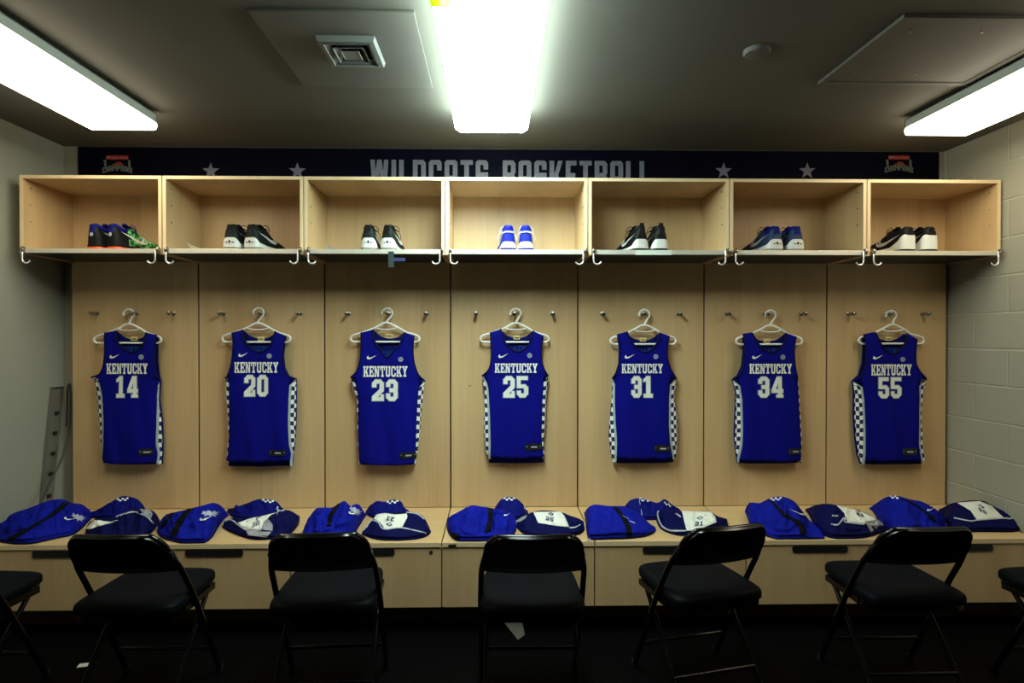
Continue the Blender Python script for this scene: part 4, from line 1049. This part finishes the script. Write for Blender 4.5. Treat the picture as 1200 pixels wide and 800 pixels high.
# bay 4
s = Cloth([(523,612,523.5,609),(527,626,529,604),(537,634,539,598.5),(550,635,552,592),(562,634,563,593),(575,634,575,595),(588,633,588,597),(599,629,599,601),(605,622,605,609)], .20, .036, .011, 10.3)
rt = jacket(s, [[(571.5,595.5),(578,596),(577,607),(575.5,622),(568,624),(572,608)], [(529,624),(539.5,625),(539.5,631.5),(530,630.5)]], 'blue warm-up jacket with black stripe and cuff below the number 25 jersey', None, ((590,605),(8,-1.5),(0,-2.4)))
s = Cloth([(578,604,578.5,598),(582,607,583,590),(588,609,588,584.5),(596,609,597,582),(606,609,606,584.5),(614,607,613,590.5),(619,603,618,598)], .12, .03, .003, 11.4)
shirt(s, [(597,585,0,15,5),(615,595,1.2,7,3)], 'royal blue domed shirt with white checks below the number 25 jersey')
s = Cloth([(605,618,606,611),(613,625,615,604.5),(626,629,627,599),(642,630,642,598),(658,630,658,600),(668,628,668,604),(678,626,677,607),(685,621,684,611)], .18, .026, .005, 12.1)
shorts(s, [(625,600.4),(657,600),(661,604.4),(667,618),(650,616),(630.5,613)], 'navy shorts with wide white panel below the number 25 jersey', ('25',(645,606),(6.5,1.2),(1,-4.5)), [[(667,618.5),(674,618),(680,614.5)]], [[(605.5,612),(607,608),(617.5,604),(616,607.5),(609,612)]])
# bay 5
s = Cloth([(686,606,686,601),(689,629,689,595),(695,632,697,591),(712,631.5,714,592.5),(728,631,729,593),(744,630,742,597),(756,628,752,604),(764,625,760,612),(769,621,768,618.5)], .19, .038, .003, 13.2)
rt = jacket(s, [[(717.5,594),(724.6,595),(733,606.5),(739.7,617.5),(740.5,629),(734,629),(733,617.5),(727,605)]], 'neatly folded blue warm-up jacket below the number 31 jersey', None, ((750,600.5),(-17,-7),(-1.5,-2.8)))
b = B(); bx(b, (s.cx-.196, -.5975, BH+.0015), (s.cx-.178, -.594, BH+.012), .0005); link('care_tag', b, M['white_cloth'], rt)
s = Cloth([(730,602,731,597),(738,607,739,586),(752,609,752,583.5),(764,609,764,587.5),(772,609,772,589),(779,609,779,584.8),(787,607,787,590.5),(798,602,797,597)], .12, .028, .009, 14.1, freq=1.3)
shirt(s, [(755,585.8,.1,13,4),(782,591,.4,10,4)], 'royal blue crumpled shirt with white checks below the number 31 jersey')
s = Cloth([(768,607,769,603),(772,617,772,598),(780,623,782,596),(794,627,797,598.5),(810,627.5,813,599),(828,627,831,599),(842,624,841,604.5),(853,616,852,608)], .18, .026, .005, 15.6)
shorts(s, [(799,599),(833,600),(838,605.6),(839.5,612),(817,621.5),(804.6,622)], 'navy shorts with big white panel below the number 31 jersey', ('31',(819.6,611),(7,-.5),(.8,-5)), [[(772,598.8),(771,603.5),(776,616),(787,621.5),(804,622)], [(792,602),(798,606)]], [], [(810,606.5),(827,605.6),(828,616),(813,617.5)])
# bay 6
s = Cloth([(877,606,877,598),(880,618,879.5,589),(890,624,891,589),(901,629,901,584),(913,632,913,581.5),(925,634,922,583),(936,636,931,587.5),(946,637,939,597),(956,636,949,609.5),(966,630,962,621)], .21, .030, .013, 16.9)
rt = jacket(s, [[(900.7,584.5),(905,586),(914,595.5),(922,603),(937,610),(943,617),(944,625),(938,626),(935,616),(927,609),(917,604.5),(910,596)]], 'blue warm-up jacket with white checks on top below the number 34 jersey', None, ((944,604.5),(-18,-5),(-1.2,-3)))
checks(s, rt, 909.5, 585, -.1, 14, 5)
s = Cloth([(949,604,949,596),(955,620,958,591.5),(967,628,967,590),(981,631,980,591.5),(995,631,992,594.5),(1010,630,1008,598.5),(1024,627,1022,604),(1034,623,1032,611),(1040,619,1039,617)], .18, .030, .007, 17.3)
shorts(s, [(980,592.2),(992.5,595.2),(1008,599.4),(1025,606.5),(1029,615),(992.5,611.5),(990,602)], 'dark navy shorts with long white panel below the number 34 jersey', ('34',(1006,601),(6,2.5),(-2,-4)), [[(974,614),(981.4,615),(988,608),(991,608),(992,612),(1030,616)], [(975,604),(982,605)]], [[(1028,607.4),(1031,609),(1034.6,613),(1034,616),(1030,615)]])
# bay 7
s = Cloth([(1024,600,1024.5,596),(1029,609,1032,587.5),(1038,618,1043,581),(1050,625,1053,581),(1064,627,1067,585),(1080,627,1080,587.5),(1094,626,1093,594),(1103,623,1101,600),(1109,618,1108,607)], .20, .028, .012, 18.8)
rt = jacket(s, [[(1053,583.5),(1067,587.5),(1080,595.4),(1092,604),(1097,611),(1093,611),(1085,602),(1073,592.5)]], 'blue warm-up jacket beside the white-panelled shorts at the block wall', None, ((1086,599),(9,-1.5),(0,-3)))
checks(s, rt, 1048, 582.6, .1, 12, 4)
s = Cloth([(1107,606,1107,596),(1113,620,1115,590.5),(1124,623,1124,587.8),(1141,623,1141,586),(1154,623,1153,586.8),(1166,623,1163,592),(1180,623,1177,597),(1190,622.5,1187,599.5),(1195,620,1193,606)], .18, .032, .003, 19.2)
shorts(s, [(1121.6,589.4),(1148,587.4),(1162,593.2),(1176,607),(1144.6,609.5),(1137,598.5)], 'navy shorts with white panel lying against the block wall', ('55',(1150,596.5),(6,3),(-1,-4)), [[(1118,607),(1137,610.5),(1145,609.5),(1176,607.3),(1184,608),(1192,604)]])

# ------------------------------------------------------------------ left corner: leaning channel and cord
rt = root('metal_rail', (-2.50, -.06, BH), 'leaning metal rail with black clips in the left corner', 'metal rail')
p0 = Vector((XL+.004, -.125, BH+.004)); p1 = Vector((XL+.004, -.028, 1.19))
def lean(t, dx, dy=0): return p0.lerp(p1, t)+Vector((dx, dy, 0))
b = B(); w = .085
rs = []
for t in (0, 1):
    rs.append([lean(t, 0, -w/2), lean(t, .016, -w/2), lean(t, .016, w/2), lean(t, 0, w/2), lean(t, 0, w/2-.003), lean(t, .012, w/2-.003), lean(t, .012, -w/2+.003), lean(t, 0, -w/2+.003)])
loft(b, rs); link('channel', b, M['alum'], rt)
for t in (.80, .64, .48, .32, .15):
    b = B(); c = lean(t, .018); bx(b, (c.x-.003, c.y-.014, c.z-.010), (c.x+.007, c.y+.014, c.z+.010), .002); link('clip', b, M['blackp'], rt)
b = B(); c = lean(1, .008); bx(b, (c.x-.010, c.y-.04, c.z), (c.x+.012, c.y+.04, c.z+.006), .001); link('end_cap', b, M['blackp'], rt)
cp = []
for px, py, y in ((78, 500, -.035), (79, 470, -.03), (79.5, 455, -.03), (81, 450, -.025), (82.6, 455, -.025), (82.4, 490, -.03), (80, 510, -.05), (72, 538, -.12), (60, 562, -.20), (50, 584, -.28), (46, 592, -.31)):
    X, Z = at(px, py, y); cp.append((max(X, XL+.035), y, Z))
b = B(); tube(b, smoothpath(cp, 5), .0055, 8); single('power_cord', b, M['blackp'], 'looped black cord leaning in the left corner beside the metal rail', 'cord', (-2.5, -.1, BH), smooth=60)

# ------------------------------------------------------------------ folding chairs
def chair(X, Y, rz, label, plate=False, tag_=False):
    rt = root('folding_chair', (X, Y, 0), label, 'folding chair', 'black folding chairs facing the bench')
    def N(): return bmesh.new()
    # local: seat centre at origin, sitter faces +Y.  frame line runs from the top of the back down to the front foot
    def fl(z): return -.235+(.75-z)*.60 if z > .45 else -.055+(.45-z)*.50
    hw = .208; b = N(); pts = []
    zt = .738
    for z in (.010, .15, .30, .42, .50, .58, .65): pts.append((hw-(.012 if z > .6 else 0)-max(0, z-.45)*.05, fl(z), z))
    r = .07
    for k in range(1, 6):
        a = PI/2*k/6; pts.append((hw-.025-r*(1-math.cos(a)), fl(zt-r+r*math.sin(a)), zt-r+r*math.sin(a)))
    half = pts
    full = half+[(0, fl(zt)-.012, zt)]+[(-x, y, z) for x, y, z in reversed(half)]
    tube(b, smoothpath(full, 3), .0115, 10); link('frame', b, M['chair'], rt, 60, world=False)
    # rear legs
    for sg in (-1, 1):
        b = N(); tube(b, [(sg*(hw-.022), .13, .425), (sg*(hw-.022), -.02, .25), (sg*(hw-.018), -.215, .012)], .0105, 10); link('leg', b, M['chair'], rt, 60, world=False)
        for yy, xx in ((fl(.01), hw), (-.216, hw-.018)):
            b = N(); lathe(b, [(.010, 0), (.0155, .002), (.0155, .022), (.0125, .030)], 14, 'Z', (sg*xx, yy, .001)); link('foot_cap', b, M['rubber'], rt, 60, world=False)
        b = N(); bx(b, (sg*(hw-.010)-.004, -.10, .385), (sg*(hw-.010)+.004, .14, .412), .002); link('seat_bracket', b, M['chair'], rt, world=False)
        b = N(); lathe(b, [(.008, -.004), (.008, .004), (.003, .006)], 10, 'X', (sg*(hw+.004), -.04, .42)); link('rivet', b, M['chrome'], rt, world=False)
    b = N(); tube(b, [(-hw, fl(.14), .14), (hw, fl(.14), .14)], .008, 8); link('front_crossbar', b, M['chair'], rt, 60, world=False)
    b = N(); tube(b, [(-hw+.02, -.135, .115), (hw-.02, -.135, .115)], .008, 8); link('rear_crossbar', b, M['chair'], rt, 60, world=False)
    # back rest: bowed pad between the uprights
    b = N(); rs = []; NX = 17
    zs = [.578, .572, .574, .60, .64, .68, .715, .735, .744, .742, .735]
    for k in range(NX):
        u = -1+2*k/(NX-1); x = u*(hw-.006); bow = -.030*(1-u*u)
        top = .742-.085*max(0, (abs(u)-.62)/.38)**2.2
        loop = []
        for z_, d in ((.572, -.004), (.570, .004), (.574, .010), (.62, .013), (.68, .013), (1, .010), (1.01, .0), (1, -.010), (.68, -.012), (.62, -.012), (.574, -.009)):
            z = top if z_ >= 1 else min(z_, top-.01)
            if z_ == 1.01: z = top+.006
            loop.append((x*(1-.05*(z-.57)/.17), fl(z)+bow+d, z))
        rs.append(loop)
    loft(b, rs); bk_ = link('backrest', b, M['chair'], rt, 50, world=False)
    if plate:
        b = N(); z = .607; yb_ = fl(z)-.030-.0128; bx(b, (-.022, yb_-.0015, z-.009), (.022, yb_+.004, z+.009), .001); link('maker_plate', b, M['steel_dark'], bk_, world=False)
    # seat: padded, tapering to the back
    def ring(z, k):
        o = []
        for c in range(40):
            a = 2*PI*c/40; cx_, sy_ = math.cos(a), math.sin(a); p = .27
            x = math.copysign(abs(cx_)**p, cx_)*.203*k; y = math.copysign(abs(sy_)**p, sy_)*.196*k
            x *= 1-.03*(y/.2)
            o.append((x, y, z))
        return o
    b = N(); loft(b, [ring(.415, .965), ring(.420, .995), ring(.438, 1.0), ring(.450, .985), ring(.457, .94), ring(.461, .80), ring(.463, .5), ring(.4635, .1)]); st = link('seat', b, M['vinyl'], rt, 50, world=False)
    b = N(); loft(b, [ring(.392, .93), ring(.394, .96), ring(.4145, .96)]); link('seat_pan', b, M['chair'], st, 50, world=False)
    if tag_:
        b = N(); rs = []
        q = [(-.115, -.20, .395), (-.045, -.20, .395), (-.035, -.205, .352), (-.062, -.208, .335)]
        prism(b, [(p[0], p[2]) for p in q], lambda x, z, t: Vector((x, -.186-(.395-z)*.25-t, z)), .0012); link('paper_label', b, M['paper'], rt, world=False)
    for o in rt.children: pass
    rt.rotation_euler = (0, 0, math.radians(rz))
    return rt
def seatpos(px, py):  # rear edge of the seat on the ground plan
    return atz(px, py, .455)
CH = [
 (176, 686, -1, 'black folding chair between the leftmost two blue jacket piles', 0),
 (388, 684, 3, 'black folding chair with small plate on its backrest below number 23', 1),
 (622, 686, 0, 'black folding chair with a paper label under its seat, middle one', 0),
 (816, 675, 13, 'black folding chair turned to the left below the number 31 jersey', 0),
 (1043, 676, 0, 'black folding chair below the number 55 jersey, backrest toward the block wall', 0),
 (-42, 690, -4, 'folding chair at the left edge, only its seat showing', 0),
 (1262, 684, 4, 'folding chair at the right edge, only its seat corner showing', 0),
]
for k, (px, py, rz, lab, pl) in enumerate(CH):
    X, Y = seatpos(px, py); chair(X, Y, rz, lab, bool(pl), k == 2)

# scraps on the floor
X, Y = atz(101, 779, 0)
b = B(); bx(b, (-.032, -.016, .001), (.032, .016, .0022)); single('floor_tape', b, M['tape_white'], 'small white tape scrap on the black floor at lower left', 'tape', (X, Y, 0), rz=.25, world=False)

# ------------------------------------------------------------------ world and view
w = bpy.data.worlds.new('world'); S.world = w; w.use_nodes = True
w.node_tree.nodes['Background'].inputs[0].default_value = (0, 0, 0, 1)
S.view_settings.view_transform = 'Standard'; S.view_settings.look = 'None'; S.view_settings.exposure = 0; S.view_settings.gamma = 1
S.view_settings.use_curve_mapping = False
